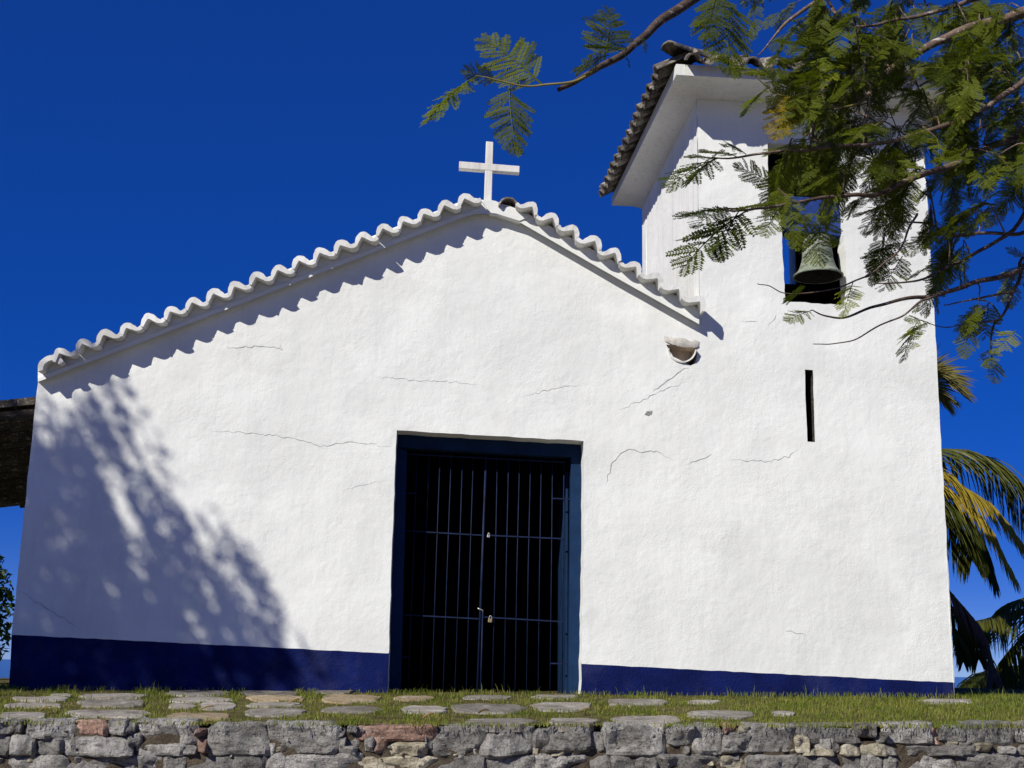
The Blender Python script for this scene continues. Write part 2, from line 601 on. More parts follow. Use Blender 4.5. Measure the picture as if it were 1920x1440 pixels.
def compact(vs, fs):
    used = sorted({i for f in fs for i in f})
    mp = {o: n for n, o in enumerate(used)}
    return [vs[i] for i in used], [tuple(mp[i] for i in f) for f in fs]


facade = mk('front_wall', *compact(V3, wallf), M['plaster'], chapel, True)
plinth = mk('base_band', *compact(V3, plinf), M['plinth'], chapel, True)
tag(plinth, 'dark blue painted band along the foot of the front wall')


def reveal(name, loop, depth, mat, parent, back=False, shrink=0.0, split=None):
    """side faces of an opening (or of the wall's outer rim)"""
    n = len(loop)
    cx_ = sum(p[0] for p in loop) / n
    cz_ = sum(p[1] for p in loop) / n
    vs = [(x, fy(x, z), z) for x, z in loop] + [(lerp(x, cx_, shrink), depth, lerp(z, cz_, shrink)) for x, z in loop]
    fs = [(i, (i + 1) % n, n + (i + 1) % n, n + i) for i in range(n)]
    if back: fs.append(tuple(range(n, 2 * n)))
    return mk(name, vs, fs, mat, parent)


reveal('door_reveal', holes[0], 0.40, M['plaster_soft'], chapel)
reveal('belfry_reveal', holes[1], 0.24, M['plaster_soft'], chapel)
reveal('slit_window', holes[2], 0.55, M['clay_dark'], chapel)  # unpainted earth tone, picked dark to stand in for shade in the slit
reveal('plaster_hole', holes[3], 0.05, M['plaster_soft'], chapel, True, 0.3)
reveal('spout_niche', holes[4], 0.16, M['clay_pale'], chapel, True, 0.15)

# outer shell: nave behind the facade, closed so that the inside is dark
NAVE_D = 9.0
TD = 3.15                                              # tower depth
LX0 = P(18, 1300, 0).x
bl, tl = P(16, 1330, 0), P(70, 716, 0)
ap = P(912, 396, 0)
jr = P(1306, 590, 0)
mb = MB()
zb = bl.z
mb.add([(bl.x, 0.01, zb), (tl.x, 0.01, tl.z), (tl.x, NAVE_D, tl.z), (bl.x, NAVE_D, zb)], [(0, 1, 2, 3)])
mb.build('side_wall', M['plaster'], chapel)
mb = MB()
rx = jr.x + 0.1
mb.add([(rx, TD, zb), (rx, TD, jr.z), (rx, NAVE_D, jr.z), (rx, NAVE_D, zb)], [(0, 1, 2, 3)])
mb.build('side_wall', M['plaster'], chapel)
mb = MB()
mb.add([(bl.x, NAVE_D, zb), (tl.x, NAVE_D, tl.z), (ap.x, NAVE_D, ap.z), (rx, NAVE_D, jr.z), (rx, NAVE_D, zb)], [(0, 1, 2, 3, 4)])
mb.build('back_wall', M['plaster'], chapel)
# inner skin, near-black to stand in for the shade indoors
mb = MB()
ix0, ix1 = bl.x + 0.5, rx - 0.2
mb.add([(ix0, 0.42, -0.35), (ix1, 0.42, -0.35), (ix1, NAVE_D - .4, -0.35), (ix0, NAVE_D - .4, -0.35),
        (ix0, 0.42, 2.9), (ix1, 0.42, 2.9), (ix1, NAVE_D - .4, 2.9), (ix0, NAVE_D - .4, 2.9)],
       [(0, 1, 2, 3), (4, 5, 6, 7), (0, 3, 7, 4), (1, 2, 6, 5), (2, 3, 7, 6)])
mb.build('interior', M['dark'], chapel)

# --- nave roof
roof = MB()
dz = 0.05
roof.add([(tl.x + .03, 0.2, tl.z + .03), (ap.x, 0.2, ap.z + dz), (ap.x, NAVE_D + .2, ap.z + dz), (tl.x + .03, NAVE_D + .2, tl.z + .03),
          (rx + .0, 0.2, jr.z + dz), (rx + .0, NAVE_D + .2, jr.z + dz)], [(0, 1, 2, 3), (1, 4, 5, 2)])
roof = roof.build('roof', M['clay'], chapel)

# --- gable cornice: projecting frieze with a lip along its foot
CO = [(71, 716), (480, 559), (868, 408), (892, 401), (925, 401), (952, 406), (975, 417), (1140, 512), (1311, 608)]
CT = [(71, 690), (480, 528), (868, 376), (892, 371), (925, 380), (952, 384), (985, 398), (1140, 484), (1313, 580)]
WF, WL = -0.105, -0.122
mb = MB()
n = 60


def along(poly, k):
    L = [0]
    for a, b in zip(poly, poly[1:]): L.append(L[-1] + math.dist(a, b))
    out = []
    for i in range(k + 1):
        s = L[-1] * i / k
        for j in range(len(poly) - 1):
            if s <= L[j + 1] + 1e-6:
                t = (s - L[j]) / (L[j + 1] - L[j])
                out.append((lerp(poly[j][0], poly[j + 1][0], t), lerp(poly[j][1], poly[j + 1][1], t)))
                break
    return out


def interp_poly(poly, x):
    for a, b in zip(poly, poly[1:]):
        if x <= b[0]: return lerp(a[1], b[1], (x - a[0]) / (b[0] - a[0]))
    return poly[-1][1]


secs = []
for (x, y) in along(CO, n):
    yt = interp_poly(CT, x)
    secs.append([P(x, y, 0.02) + Vector((0, 0, 0.0)), P(x, y, WL), P(x, y - 7, WL), P(x, y - 11, WF), P(x, yt, WF), P(x, yt, 0.25)])
for i, s in enumerate(secs):
    mb.v += s
k = 6
for i in range(n):
    for j in range(k - 1):
        mb.f.append((i * k + j, (i + 1) * k + j, (i + 1) * k + j + 1, i * k + j + 1))
mb.f.append(tuple(range(k)))
mb.f.append(tuple(n * k + j for j in range(k))[::-1])
cornice = mb.build('gable_cornice', M['plaster_soft'], chapel)

# --- verge tiles: S-shaped tiles laid across the rake, whitewashed ends
WT = -0.262


def s_tile_mesh(name, pitch, amp, mirror, y0, y1, seed):
    r = random.Random(seed)
    N = 16
    pr = []
    for i in range(N + 1):
        t = i / N
        if t < 0.66: h = amp * math.sin(math.pi * t / 0.66) ** 0.75
        else: h = -amp * 0.13 * math.sin(math.pi * (t - 0.66) / 0.34)
        pr.append(Vector((t * pitch * 0.985, h)))
    th = 0.023
    o_, i_ = [], []
    for i, p in enumerate(pr):
        tg = (pr[min(i + 1, N)] - pr[max(i - 1, 0)]).normalized()
        nn = Vector((-tg.y, tg.x))
        e = th * (1 + 0.2 * r.uniform(-1, 1))
        o_.append(p + nn * e)
        t = i / N
        hi = -amp * 0.13 * math.sin(math.pi * max(0, t - 0.66) / 0.34) - th * 0.8
        if t < 0.66: hi = max(hi, -th * 0.8 + amp * 0.88 * max(0.0, 1 - abs(t - 0.30) / 0.34))
        i_.append(Vector((p.x, min(hi, p.y - th * .4))))
    vs, fs = [], []
    for yy, tw in ((y0, 1.0), (y0 + .012, 1.03), (y1, 0.93)):
        for lst in (o_, i_):
            for p in lst:
                x = p.x - pitch / 2
                vs.append(((-x if mirror else x), yy + r.uniform(-.003, .003), p.y * tw))
    K = N + 1
    for a in range(2):
        b = a * 2 * K
        c = (a + 1) * 2 * K
        for i in range(N):
            fs.append((b + i, b + i + 1, c + i + 1, c + i))
            fs.append((b + K + i, c + K + i, c + K + i + 1, b + K + i + 1))
        fs.append((b, c, c + K, b + K))
        fs.append((b + N, b + K + N, c + K + N, c + N))
    for i in range(N):
        fs.append((i, K + i, K + i + 1, i + 1))
        e = 4 * K
        fs.append((e + i, e + i + 1, e + K + i + 1, e + K + i))
    me = bpy.data.meshes.new(name)
    me.from_pydata(vs, [], fs)
    me.materials.append(M['tile_white'])
    me.polygons.foreach_set('use_smooth', [True] * len(me.polygons))
    me.set_sharp_from_angle(angle=R(40))
    return me


def verge(pa, pb, count, mirror, amp):
    A, B = P(*pa, WT), P(*pb, WT)
    d = B - A
    pitch = d.length / count
    ang = math.atan2(d.z, d.x)
    meshes = [s_tile_mesh('verge_tile', pitch, amp, mirror, 0.0, 0.5, 10 + i) for i in range(4)]
    for i in range(count):
        c = A.lerp(B, (i + 0.5) / count)
        o = link('verge_tile', meshes[i % 4], None, roof)
        o.location = c + Vector((0, rnd.uniform(-.02, .02), rnd.uniform(-.009, .009))) - wloc(roof)
        o.rotation_euler = (R(rnd.uniform(-1, 1)), -ang + R(rnd.uniform(-6, 6)), R(rnd.uniform(-2.5, 2.5)))
        sc = rnd.uniform(0.93, 1.07)
        o.scale = (sc, 1, sc)


verge((103, 675), (902, 370), 20, False, 0.092)
verge((966, 380), (1318, 579), 9, True, 0.094)


def half_pipe(name, r, length, th, arc=180, taper=0.85, n=10, mat=None, seed=0):
    """axis along +Y from the open lower end, crown up"""
    rr = random.Random(seed)
    vs, fs = [], []
    a0 = R(90 - arc / 2)
    for yy, tp in ((0, 1.0), (length * 0.5, (1 + taper) / 2), (length, taper)):
        for rad in (r, r - th):
            for i in range(n + 1):
                a = a0 + R(arc) * i / n
                q = rad * tp * (1 + rr.uniform(-.02, .02))
                vs.append((math.cos(a) * q, yy + rr.uniform(-.004, .004), math.sin(a) * q))
    K = n + 1
    for s in range(2):
        b, c = s * 2 * K, (s + 1) * 2 * K
        for i in range(n):
            fs.append((b + i, c + i, c + i + 1, b + i + 1))
            fs.append((b + K + i, b + K + i + 1, c + K + i + 1, c + K + i))
        fs.append((b, b + K, c + K, c))
        fs.append((b + n, c + n, c + K + n, b + K + n))
    for i in range(n):
        fs.append((i, i + 1, K + i + 1, K + i))
        e = 4 * K
        fs.append((e + i, e + K + i, e + K + i + 1, e + i + 1))
    me = bpy.data.meshes.new(name)
    me.from_pydata(vs, [], fs)
    me.materials.append(mat)
    me.polygons.foreach_set('use_smooth', [True] * len(me.polygons))
    me.set_sharp_from_angle(angle=R(40))
    return me


# large cap tile at the left foot of the rake
cap_me = half_pipe('eave_end_tile', 0.135, 0.55, 0.055, 165, 0.95, 14, M['tile_white'], 5)
o = link('eave_end_tile', cap_me, None, roof)
o.location = P(96, 690, -0.255)
o.rotation_euler = (0, R(-24), 0)
# ridge tile beside the cross
rt = half_pipe('ridge_tile', 0.108, 0.9, 0.017, 190, 0.95, 14, M['clay'], 6)
o = link('ridge_tile', rt, None, roof)
o.location = P(953, 387, -0.19)
o.rotation_euler = (0, R(10), 0)
# mortar around the foot of the cross and under the ridge tile
mb = MB()
prof = [(904, 378), (911, 374), (921, 375), (930, 377), (938, 381), (944, 390), (956, 387), (968, 391), (990, 407), (974, 414), (930, 400), (919, 399)]
fr = [P(x, y, -0.135) for x, y in prof]
bk = [P(x, y, -0.135) + Vector((0, 0.5, 0)) for x, y in prof]
K = len(prof)
mb.add(fr + bk, [tuple(range(K))[::-1], tuple(range(K, 2 * K))] + [(i, (i + 1) % K, K + (i + 1) % K, K + i) for i in range(K)])
mb.build('ridge_mortar', M['plaster_soft'], chapel)

# --- cross (rises from the apex)
YC = -0.02
mb = MB()


def px_box(mb, quad, Y, depth):
    a = [P(x, y, Y) for x, y in quad]           # bl, br, tr, tl
    return mb.hexa(a + [p + Vector((0, depth, 0)) for p in a])


def bevel_obj(o, wd, seg=2):
    md = o.modifiers.new('bevel', 'BEVEL')
    md.width = wd
    md.segments = seg
    md.limit_method = 'ANGLE'


cross_v = px_box(MB(), [(907, 392), (921.5, 393), (925, 266), (911.5, 264.5)], YC, 0.085).build('cross', M['cross'], chapel)
tag(cross_v, 'plain white cement cross on the gable ridge')
cross_h = px_box(MB(), [(860.5, 315), (974, 323.5), (974.5, 311), (861, 302)], YC - 0.004, 0.092).build('cross_arm', M['cross'], cross_v)
for o in (cross_v, cross_h): bevel_obj(o, 0.006)

# --- tower
tow = empty('bell_tower', (0, 0, 0))
tow.parent = chapel
FLb, FLt = P(1312, 600, 0), P(1306, 170, 0)
FRb, FRt = P(1791, 1330, 0), P(1728, 198, 0)
BLc = P(1204, 400, TD)
bx = BLc.x
mb = MB()
nz_ = 24
zs = [lerp(0.5, FLt.z + .12, i / nz_) for i in range(nz_ + 1)]


def xfl(z):
    return lerp(FLb.x, FLt.x, (z - FLb.z) / (FLt.z - FLb.z))


ny_ = 20
for z in zs:
    for j in range(ny_ + 1):
        y = lerp(0.0, TD, j / ny_)
        x = lerp(xfl(z), bx, j / ny_)
        mb.v.append(Vector((x + (fy(y + 30, z) if 0 < j < ny_ else 0) + (0.0 if j else 0.0), y + (fy(xfl(z), z) if j == 0 else 0), z)))
for i in range(nz_):
    for j in range(ny_):
        a = i * (ny_ + 1) + j
        mb.f.append((a, a + ny_ + 1, a + ny_ + 2, a + 1))
mb.build('tower_side_wall', M['plaster_tower'], tow, True)
mb = MB()
brx = FRb.x + (bx - FLb.x) * 0.2
mb.add([(FRb.x, 0.0, FRb.z), (FRt.x, 0.0, FRt.z), (FRt.x - .05, TD, FRt.z), (FRb.x - .05, TD, FRb.z)], [(0, 1, 2, 3)])
mb.build('tower_side_wall', M['plaster'], tow)
# back wall with a rear opening
mb = MB()
A, B = P(1425, 545, TD), P(1478, 440, TD)
xa, xb, za, zb2 = A.x, B.x, A.z, B.z
xr, zt = FRt.x, FLt.z + .1
mb.box(bx + .003, xa, TD - .3, TD, zb, zt)
mb.box(xb, xr - .06, TD - .3, TD, zb, zt)
mb.box(xa, xb, TD - .299, TD - .001, zb, za)
mb.box(xa, xb, TD - .299, TD - .001, zb2, zt)
mb.build('tower_back_wall', M['plaster'], tow)
# belfry floor and inner lining behind the front wall, coloured dark as painted shade
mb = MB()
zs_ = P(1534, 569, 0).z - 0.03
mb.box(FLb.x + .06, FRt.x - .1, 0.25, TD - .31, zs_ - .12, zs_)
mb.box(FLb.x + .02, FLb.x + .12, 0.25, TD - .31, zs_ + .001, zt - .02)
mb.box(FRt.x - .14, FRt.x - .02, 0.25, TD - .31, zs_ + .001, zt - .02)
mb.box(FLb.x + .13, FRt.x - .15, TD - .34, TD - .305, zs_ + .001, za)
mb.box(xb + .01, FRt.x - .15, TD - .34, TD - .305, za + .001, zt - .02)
mb.build('belfry_shade_lining', M['dark'], tow)
# slit back: dark sheet painted for the shade inside the opening
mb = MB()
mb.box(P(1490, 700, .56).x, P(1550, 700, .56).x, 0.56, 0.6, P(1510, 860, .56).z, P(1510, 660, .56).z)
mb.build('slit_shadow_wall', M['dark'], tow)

# eaves: coved soffit, fascia, hipped deck
EF, OV = -0.55, 0.36
o_fl, o_bl = P(1268, 140, EF), P(1147, 385, TD + 0.30)
o_fr = P(1812, 173, EF)
o_br = o_bl + (o_fr - o_fl)
i_fl = Vector((P(1308, 186, 0).x, 0.004, P(1308, 186, 0).z))
i_bl = Vector((bx, TD, P(1204, 392, TD).z))
i_fr = Vector((P(1729, 212, 0).x, 0.004, P(1729, 212, 0).z))
i_br = i_bl + (i_fr - i_fl)
outer, inner = [o_fl, o_fr, o_br, o_bl], [i_fl, i_fr, i_br, i_bl]
mb = MB()
NS = 7
for k in range(NS + 1):
    t = k / NS
    for a, b in zip(inner, outer):
        p = a.lerp(b, t)
        p.z += 0.030 * math.sin(math.pi * t)                    # gentle hollow
        mb.v.append(p)
for k in range(NS):
    for s in range(4):
        s2 = (s + 1) % 4
        mb.f.append((k * 4 + s, k * 4 + s2, (k + 1) * 4 + s2, (k + 1) * 4 + s))
sof = mb.build('eave_soffit', M['plaster_tower'], tow, True)
mb = MB()
FH = 0.125
mb.v += outer + [p + Vector((0, 0, FH)) for p in outer]
mb.f += [(s, (s + 1) % 4, 4 + (s + 1) % 4, 4 + s) for s in range(4)]
apex = sum(outer, Vector()) / 4 + Vector((0, 0, 1.15))
mb.v.append(apex)
mb.f += [(4 + s, 4 + (s + 1) % 4, 8) for s in range(4)]
troof = mb.build('tower_roof', M['plaster_tower'], chapel)
troof.data.materials.append(M['clay'])
for p in troof.data.polygons:
    if len(p.vertices) == 3: p.material_index = 1
cov = [half_pipe('roof_tile', 0.085, 0.5, 0.018, 178, 0.8, 8, M['clay'], 20 + i) for i in range(3)]
pan = [half_pipe('roof_tile', 0.082, 0.5, 0.018, 170, 0.8, 8, M['clay'], 30 + i) for i in range(3)]


def place_axis(o, loc, ax, upd):
    """put local +Y along ax with local +Z near upd"""
    y = ax.normalized()
    x = y.cross(upd).normalized()
    z = x.cross(y)
    mt = Matrix((x, y, z)).transposed().to_4x4()
    mt.translation = loc
    o.matrix_basis = mt


def eave_row(a, b, inward, count, course):
    a, b = a + Vector((0, 0, FH)), b + Vector((0, 0, FH))
    slope = (inward + Vector((0, 0, 0.52))).normalized()
    nrm = (b - a).cross(slope).normalized()
    if nrm.z < 0: nrm = -nrm
    pitch = (b - a).length / count
    for i in range(count):
        c = a.lerp(b, (i + .5) / count) - slope * 0.17 + slope * (course * 0.4)
        o = link('roof_tile', cov[rnd.randrange(3)], None, troof)
        place_axis(o, c + nrm * (0.045 + course * .012) + slope * rnd.uniform(-.02, .02), slope + (b - a).normalized() * rnd.uniform(-.04, .04), nrm)
        if i < count - 1 and course == 0:
            o = link('roof_tile', pan[rnd.randrange(3)], None, troof)
            place_axis(o, c + (b - a) / count / 2 + nrm * 0.085 + slope * 0.02, slope, -nrm)


eave_row(o_bl, o_fl, Vector((1, 0, 0)), 16, 0)
eave_row(o_fl, o_fr, Vector((0, 1, 0)), 10, 0)
eave_row(o_fl, o_fr, Vector((0, 1, 0)), 10, 1)
eave_row(o_fr, o_br, Vector((-1, 0, 0)), 16, 0)
# up-turned corner tiles
for c, dd in ((o_fl, Vector((-1, -1, 0))), (o_bl, Vector((-1, 1, 0))), (o_fr, Vector((1, -1, 0)))):
    dd.normalize()
    side = Vector((-dd.y, dd.x, 0))
    mb = MB()
    rows = []
    for k in range(7):
        t = k / 6
        base = c + Vector((0, 0, FH + 0.10)) - dd * 0.50 * (1 - t) + dd * 0.16 * t + Vector((0, 0, 0.13 * (1 - t) + 0.05 * t * t))
        wd = 0.13 * (1 - 0.35 * t)
        row = []
        for j in range(7):
            an = math.pi * j / 6
            row.append(base + side * math.cos(an) * wd + Vector((0, 0, math.sin(an) * wd * (0.95 - 0.25 * t))))
        rows.append(row)
    for row in rows: mb.v += row
    for row in rows: mb.v += [p - Vector((0, 0, 0.022)) for p in row]
    for k in range(6):
        for j in range(6):
            a = k * 7 + j
            mb.f.append((a, a + 1, a + 8, a + 7))
            a += 49
            mb.f.append((a, a + 7, a + 8, a + 1))
        mb.f.append((k * 7, k * 7 + 7, 49 + k * 7 + 7, 49 + k * 7))
        mb.f.append((k * 7 + 6, 49 + k * 7 + 6, 49 + k * 7 + 13, k * 7 + 13))
    for j in range(6):
        mb.f.append((42 + j, 42 + j + 1, 49 + 42 + j + 1, 49 + 42 + j))
    mb.build('corner_tile', M['clay'], troof, True)

# --- door frame, gate
zlo = gz(0, 0) - 0.12


def fr_member(name, quad, Y, depth, parent, mat):
    o = px_box(MB(), quad, Y, depth).build(name, mat, parent)
    bevel_obj(o, 0.006)
    return o


YF = 0.24
frame = fr_member('door_frame', [(738, 838), (1096, 858), (1097, 815), (740, 795)], YF, 0.16, chapel, M['frame'])
fr_member('door_jamb', [(720, 1325), (750, 1325), (763, 845), (740, 837)], YF + .003, 0.15, frame, M['frame'])
fr_member('door_jamb', [(1066, 1325), (1094, 1325), (1098, 857), (1071, 855)], YF + .003, 0.15, frame, M['frame'])
# open timber leaf standing inside on the right
fr_member('door_leaf', [(1060, 1320), (1064, 1320), (1066, 885), (1061, 885)], 0.5, 0.9, frame, M['frame'])
YG = 0.37
gate = empty('gate', (0, 0, 0))
gate.parent = chapel
tz = [270, 330, 385, 441, 497, 552, 615, 672, 729, 784, 839, 893, 949, 1007]
bz = [228, 288, 347, 404, 462, 520, 575, 648, 708, 763, 820, 878, 937, 998]
for i, (a, b) in enumerate(zip(tz, bz)):
    xa_, xb_ = 680 + a / 2.667, 680 + b / 2.667
    dx = (xa_ - xb_) / (879 - 1283)
    top = P(xa_ + dx * (845 - 879), 845, YG)
    bot = P(xb_ + dx * (1312 - 1283), 1312, YG)
    if i == 6:
        mb = MB().tube([bot, top], 0.013, 8)
        mb.build('meeting_bar', M['iron'], gate, True)
        q = P(680 + 590 / 2.667, 1283, YG)
        q2 = P(680 + 600 / 2.667, 1150, YG)
        MB().tube([q + Vector((0, -.02, -.12)), q2 + Vector((0, -.02, 0))], 0.009, 8).build('drop_bolt', M['iron'], gate, True)
        q3 = P(680 + 575 / 2.667, 780 + 963 / 2.667, YG)
        MB().tube([q2 + Vector((0, -.02, 0)), q2 + Vector((-.0, -.03, .03)), q3 + Vector((0, -.05, 0))], 0.007, 6).build('bolt_handle', M['steel'], gate, True)
    else:
        mid = bot.lerp(top, .5) + Vector((rnd.uniform(-.006, .006), 0, 0))
        MB().tube([bot, mid, top], 0.0058, 6).build('bar', M['iron'], gate, True)


def gpx(zx, zy):
    return (680 + zx / 2.667, 780 + zy / 2.667)


for (a, b) in (((200, 573), (607, 597)), ((640, 597), (1010, 614)), ((185, 993), (580, 1014)), ((600, 1005), (1005, 1029)),
               ((950, 412), (1040, 415)), ((940, 1237), (1040, 1239)), ((205, 385), (270, 387)), ((180, 1205), (235, 1207)),
               ((215, 190), (1015, 232))):
    A, B = P(*gpx(*a), YG - .012), P(*gpx(*b), YG - .012)
    mbx = MB()
    hgt = Vector((0, 0, 0.007))
    mbx.hexa([A - hgt, B - hgt, B + hgt, A + hgt] + [p + Vector((0, .006, 0)) for p in (A - hgt, B - hgt, B + hgt, A + hgt)])
    mbx.build('rail', M['iron'], gate)


def padlock(px, py, size, mat, label, tilt=0.0):
    c = P(px, py, YG - 0.045)
    e = empty('padlock', c, label, 'padlock', 'padlocks on the gate')
    mb = MB().box(c.x - size * .5, c.x + size * .5, c.y - size * .22, c.y + size * .22, c.z - size * .55, c.z + size * .45)
    o = mb.build('body', mat, e)
    bevel_obj(o, size * .12)
    arc = [c + Vector((math.cos(a) * size * .33, 0, size * .55 + math.sin(a) * size * .55)) for a in [math.pi * k / 8 for k in range(9)]]
    arc = [c + Vector((size * .33, 0, size * .3))] + arc + [c + Vector((-size * .33, 0, size * .3))]
    MB().tube(arc, size * .09, 6).build('shackle', M['steel'], e, True)
    e.rotation_euler = (0, tilt, 0)


padlock(919, 1163, 0.042, M['brass'], 'dull brass padlock on the lower crossbar of the blue gate', R(6))
padlock(916, 1005, 0.03, M['steel'], 'small bright steel padlock on the upper crossbar of the blue gate', R(8))

# --- clay spout in the wall
mb = MB()
sp0 = P(1279, 652, 0)
# trough: half pipe, crown down, running out of the wall slightly downwards
spm = half_pipe('rain_spout', 0.155, 0.34, 0.018, 176, 0.95, 14, M['clay_pale'], 77)
o = link('rain_spout', spm, None, chapel)
spm.materials[0] = M['tile_white']
place_axis(o, P(1279, 653, -0.045), Vector((0.16, 1, 0.10)), Vector((-0.05, 0, -1)))
o.scale = (1, 1, 1)
tag(o, 'broken half-round spout tile sticking out below the right end of the gable')
lump = MB()
r2 = random.Random(5)
LN = 16
for j in range(6):
    t = j / 5
    for i in range(LN + 1):
        u = i / LN
        x = lerp(1243, 1314, u)
        y = lerp(637, 648, u)
        q = P(x, y, 0)
        e = math.sin(math.pi * u) ** 0.5 if 0 < u < 1 else 0
        lump.v.append(q + Vector((0, 0.01 - 0.050 * e * math.sin(math.pi * t * .62) + r2.uniform(-.008, .008), 0.06 - 0.115 * t * (0.5 + 0.5 * e) + r2.uniform(-.007, .007))))
for j in range(5):
    for i in range(LN):
        a = j * (LN + 1) + i
        lump.f.append((a, a + 1, a + LN + 2, a + LN + 1))
lump.build('plaster_lump', M['lump'], chapel, True)


# --- cracks in the plaster
def crack(ptsx, wd):
    mb = MB()
    r = random.Random(int(ptsx[0][0]))
    fine = []
    for a, b in zip(ptsx, ptsx[1:]):
        k = max(2, int(math.dist(a, b) / 6))
        for j in range(k):
            fine.append((lerp(a[0], b[0], j / k) + r.uniform(-2, 2), lerp(a[1], b[1], j / k) + r.uniform(-2.4, 2.4)))
    fine.append(ptsx[-1])
    L = len(fine)
    for i, (x, y) in enumerate(fine):
        q = P(x, y, 0)
        q.y = fy(q.x, q.z) - 0.003
        a, b = P(*fine[max(i - 1, 0)], 0), P(*fine[min(i + 1, L - 1)], 0)
        t = (b - a).normalized()
        nn = Vector((-t.z, 0, t.x))
        ww = wd * r.uniform(0.4, 1.1) * min(1, 4 * min(i, L - 1 - i) / L + .15)
        mb.v += [q + nn * ww / 2, q - nn * ww / 2]
    mb.f += [(2 * i, 2 * i + 1, 2 * i + 3, 2 * i + 2) for i in range(L - 1)]
    mb.build('crack', M['crack'], facade)


for pts_, wd in (([(1135, 912), (1148, 866), (1165, 848), (1186, 842), (1205, 850), (1232, 845), (1246, 856), (1262, 864)], .008),
                 ([(1290, 870), (1312, 862), (1336, 850)], .006), ([(1368, 860), (1400, 864), (1440, 865), (1458, 861), (1478, 856), (1502, 836)], .005),
                 ([(1290, 688), (1270, 700), (1246, 716), (1222, 736)], .009), ([(390, 806), (430, 810), (480, 812), (540, 820), (600, 836), (660, 830), (740, 838)], .005),
                 ([(425, 652), (485, 650), (520, 652), (529, 656), (525, 645)], .008), ([(700, 706), (760, 712), (850, 716), (900, 722)], .004),
                 ([(1455, 590), (1440, 612)], .005), ([(1390, 604), (1420, 602)], .004), ([(1160, 768), (1190, 756), (1225, 740), (1290, 715)], .005),
                 ([(980, 745), (1040, 728), (1090, 722)], .004), ([(38, 1110), (80, 1135), (150, 1180)], .006), ([(640, 920), (700, 905), (730, 900)], .003),
                 ([(1470, 1180), (1510, 1192)], .005)):
    crack(pts_, wd)

# --- side porch on the left, its tile underside showing past the corner
porch = chapel
pzn = P(60, 768, 0.35).z
px_r = tl.x - 0.03
mb = MB()
mb.hexa([(px_r - 4, 0.3, pzn - .50), (px_r, 0.3, pzn + .06), (px_r, 0.3, pzn + .14), (px_r - 4, 0.3, pzn - .42),
         (px_r - 4, 6.9, pzn - .50), (px_r, 6.9, pzn + .06), (px_r, 6.9, pzn + .14), (px_r - 4, 6.9, pzn - .42)])
deck = mb.build('porch_roof', M['clay_dark'], porch)
ptile = [half_pipe('porch_tile', 0.10, 0.46, 0.016, 176, 0.85, 8, M['clay_dark'], 60 + i) for i in range(3)]
for yy in np.arange(0.38, 6.8, 0.235):
    for k in range(5):
        xx = px_r - 0.05 - k * 0.40
        zc = pzn + .02 - (0.14 * (k * .4 + .05)) + rnd.uniform(-.02, .015)
        o = link('porch_tile', ptile[rnd.randrange(3)], None, deck)
        place_axis(o, Vector((xx - 0.42, yy + rnd.uniform(-.02, .02), zc - .06)), Vector((1, rnd.uniform(-.03, .03), 0.14)), Vector((0, 0, -1)))
mb = MB()
for k in range(3):
    xx = px_r - 0.7 - k * 1.1
    mb = MB().box(xx - .06, xx + .06, 6.6, 6.72, zb, pzn - .2 - k * .15)
    mb.build('porch_post', M['clay_dark'], porch)

# ------------------------------------------------------------------ bell
YB = 0.13
bc = P(1534, 517, YB)
bell = empty('bell', bc, 'greenish bronze bell hanging in the tower opening', 'bell')
prof = [(0.0, 0.455), (0.07, 0.455), (0.12, 0.445), (0.143, 0.425), (0.150, 0.39), (0.155, 0.36), (0.158, 0.352), (0.156, 0.345), (0.161, 0.27),
        (0.165, 0.262), (0.165, 0.25), (0.168, 0.20), (0.178, 0.15), (0.183, 0.143), (0.185, 0.132), (0.198, 0.09), (0.222, 0.045), (0.25, 0.018), (0.272, 0.0), (0.272, -0.012),
        (0.255, -0.012), (0.20, 0.05), (0.165, 0.12), (0.145, 0.25), (0.13, 0.40), (0.0, 0.42)]
mb = MB()
NB = 36
for r_, z in prof:
    for k in range(NB):
        a = 2 * math.pi * k / NB
        mb.v.append(bc + Vector((r_ * math.cos(a), r_ * math.sin(a), z)))
for i in range(len(prof) - 1):
    for k in range(NB):
        k2 = (k + 1) % NB
        mb.f.append((i * NB + k, i * NB + k2, (i + 1) * NB + k2, (i + 1) * NB + k))
body = mb.build('body', M['bronze'], bell, True)
for p in body.data.polygons:
    pass
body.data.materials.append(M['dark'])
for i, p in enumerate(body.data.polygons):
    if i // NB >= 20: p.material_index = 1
MB().tube([bc + Vector((0, 0, .42)), bc + Vector((0.01, 0, .1)), bc + Vector((0.012, 0, -.02))], [0.012, 0.016, 0.034], 8).build('clapper', M['dark'], bell, True)
mb = MB()
for s in (-1, 1):
    mb.tube([bc + Vector((s * .05, 0, .44)), bc + Vector((s * .06, 0, .5)), bc + Vector((s * .02, 0, .54))], 0.014, 6)
mb.build('crown_loop', M['bronze'], bell, True)
hA, hB = P(1458, 432, YB - .03), P(1588, 443, YB - .03)
hC, hD = P(1588, 372, YB - .03), P(1452, 366, YB - .03)
q4 = [hA, hB, hC, hD]
o = MB().hexa(q4 + [p + Vector((0, 0.2, 0)) for p in q4]).build('headstock', M['headstock'], bell)
bevel_obj(o, 0.012)
for (a, b) in (((1492, 392), (1514, 432)), ((1560, 395), (1546, 440))):
    mb = MB()
    A, B = P(*a, YB - .04), P(*b, YB - .04)
    e = Vector((.014, 0, 0))
    mb.hexa([B - e, B + e, A + e, A - e] + [p + Vector((0, .012, 0)) for p in (B - e, B + e, A + e, A - e)])
    mb.build('iron_strap', M['dark'], bell)

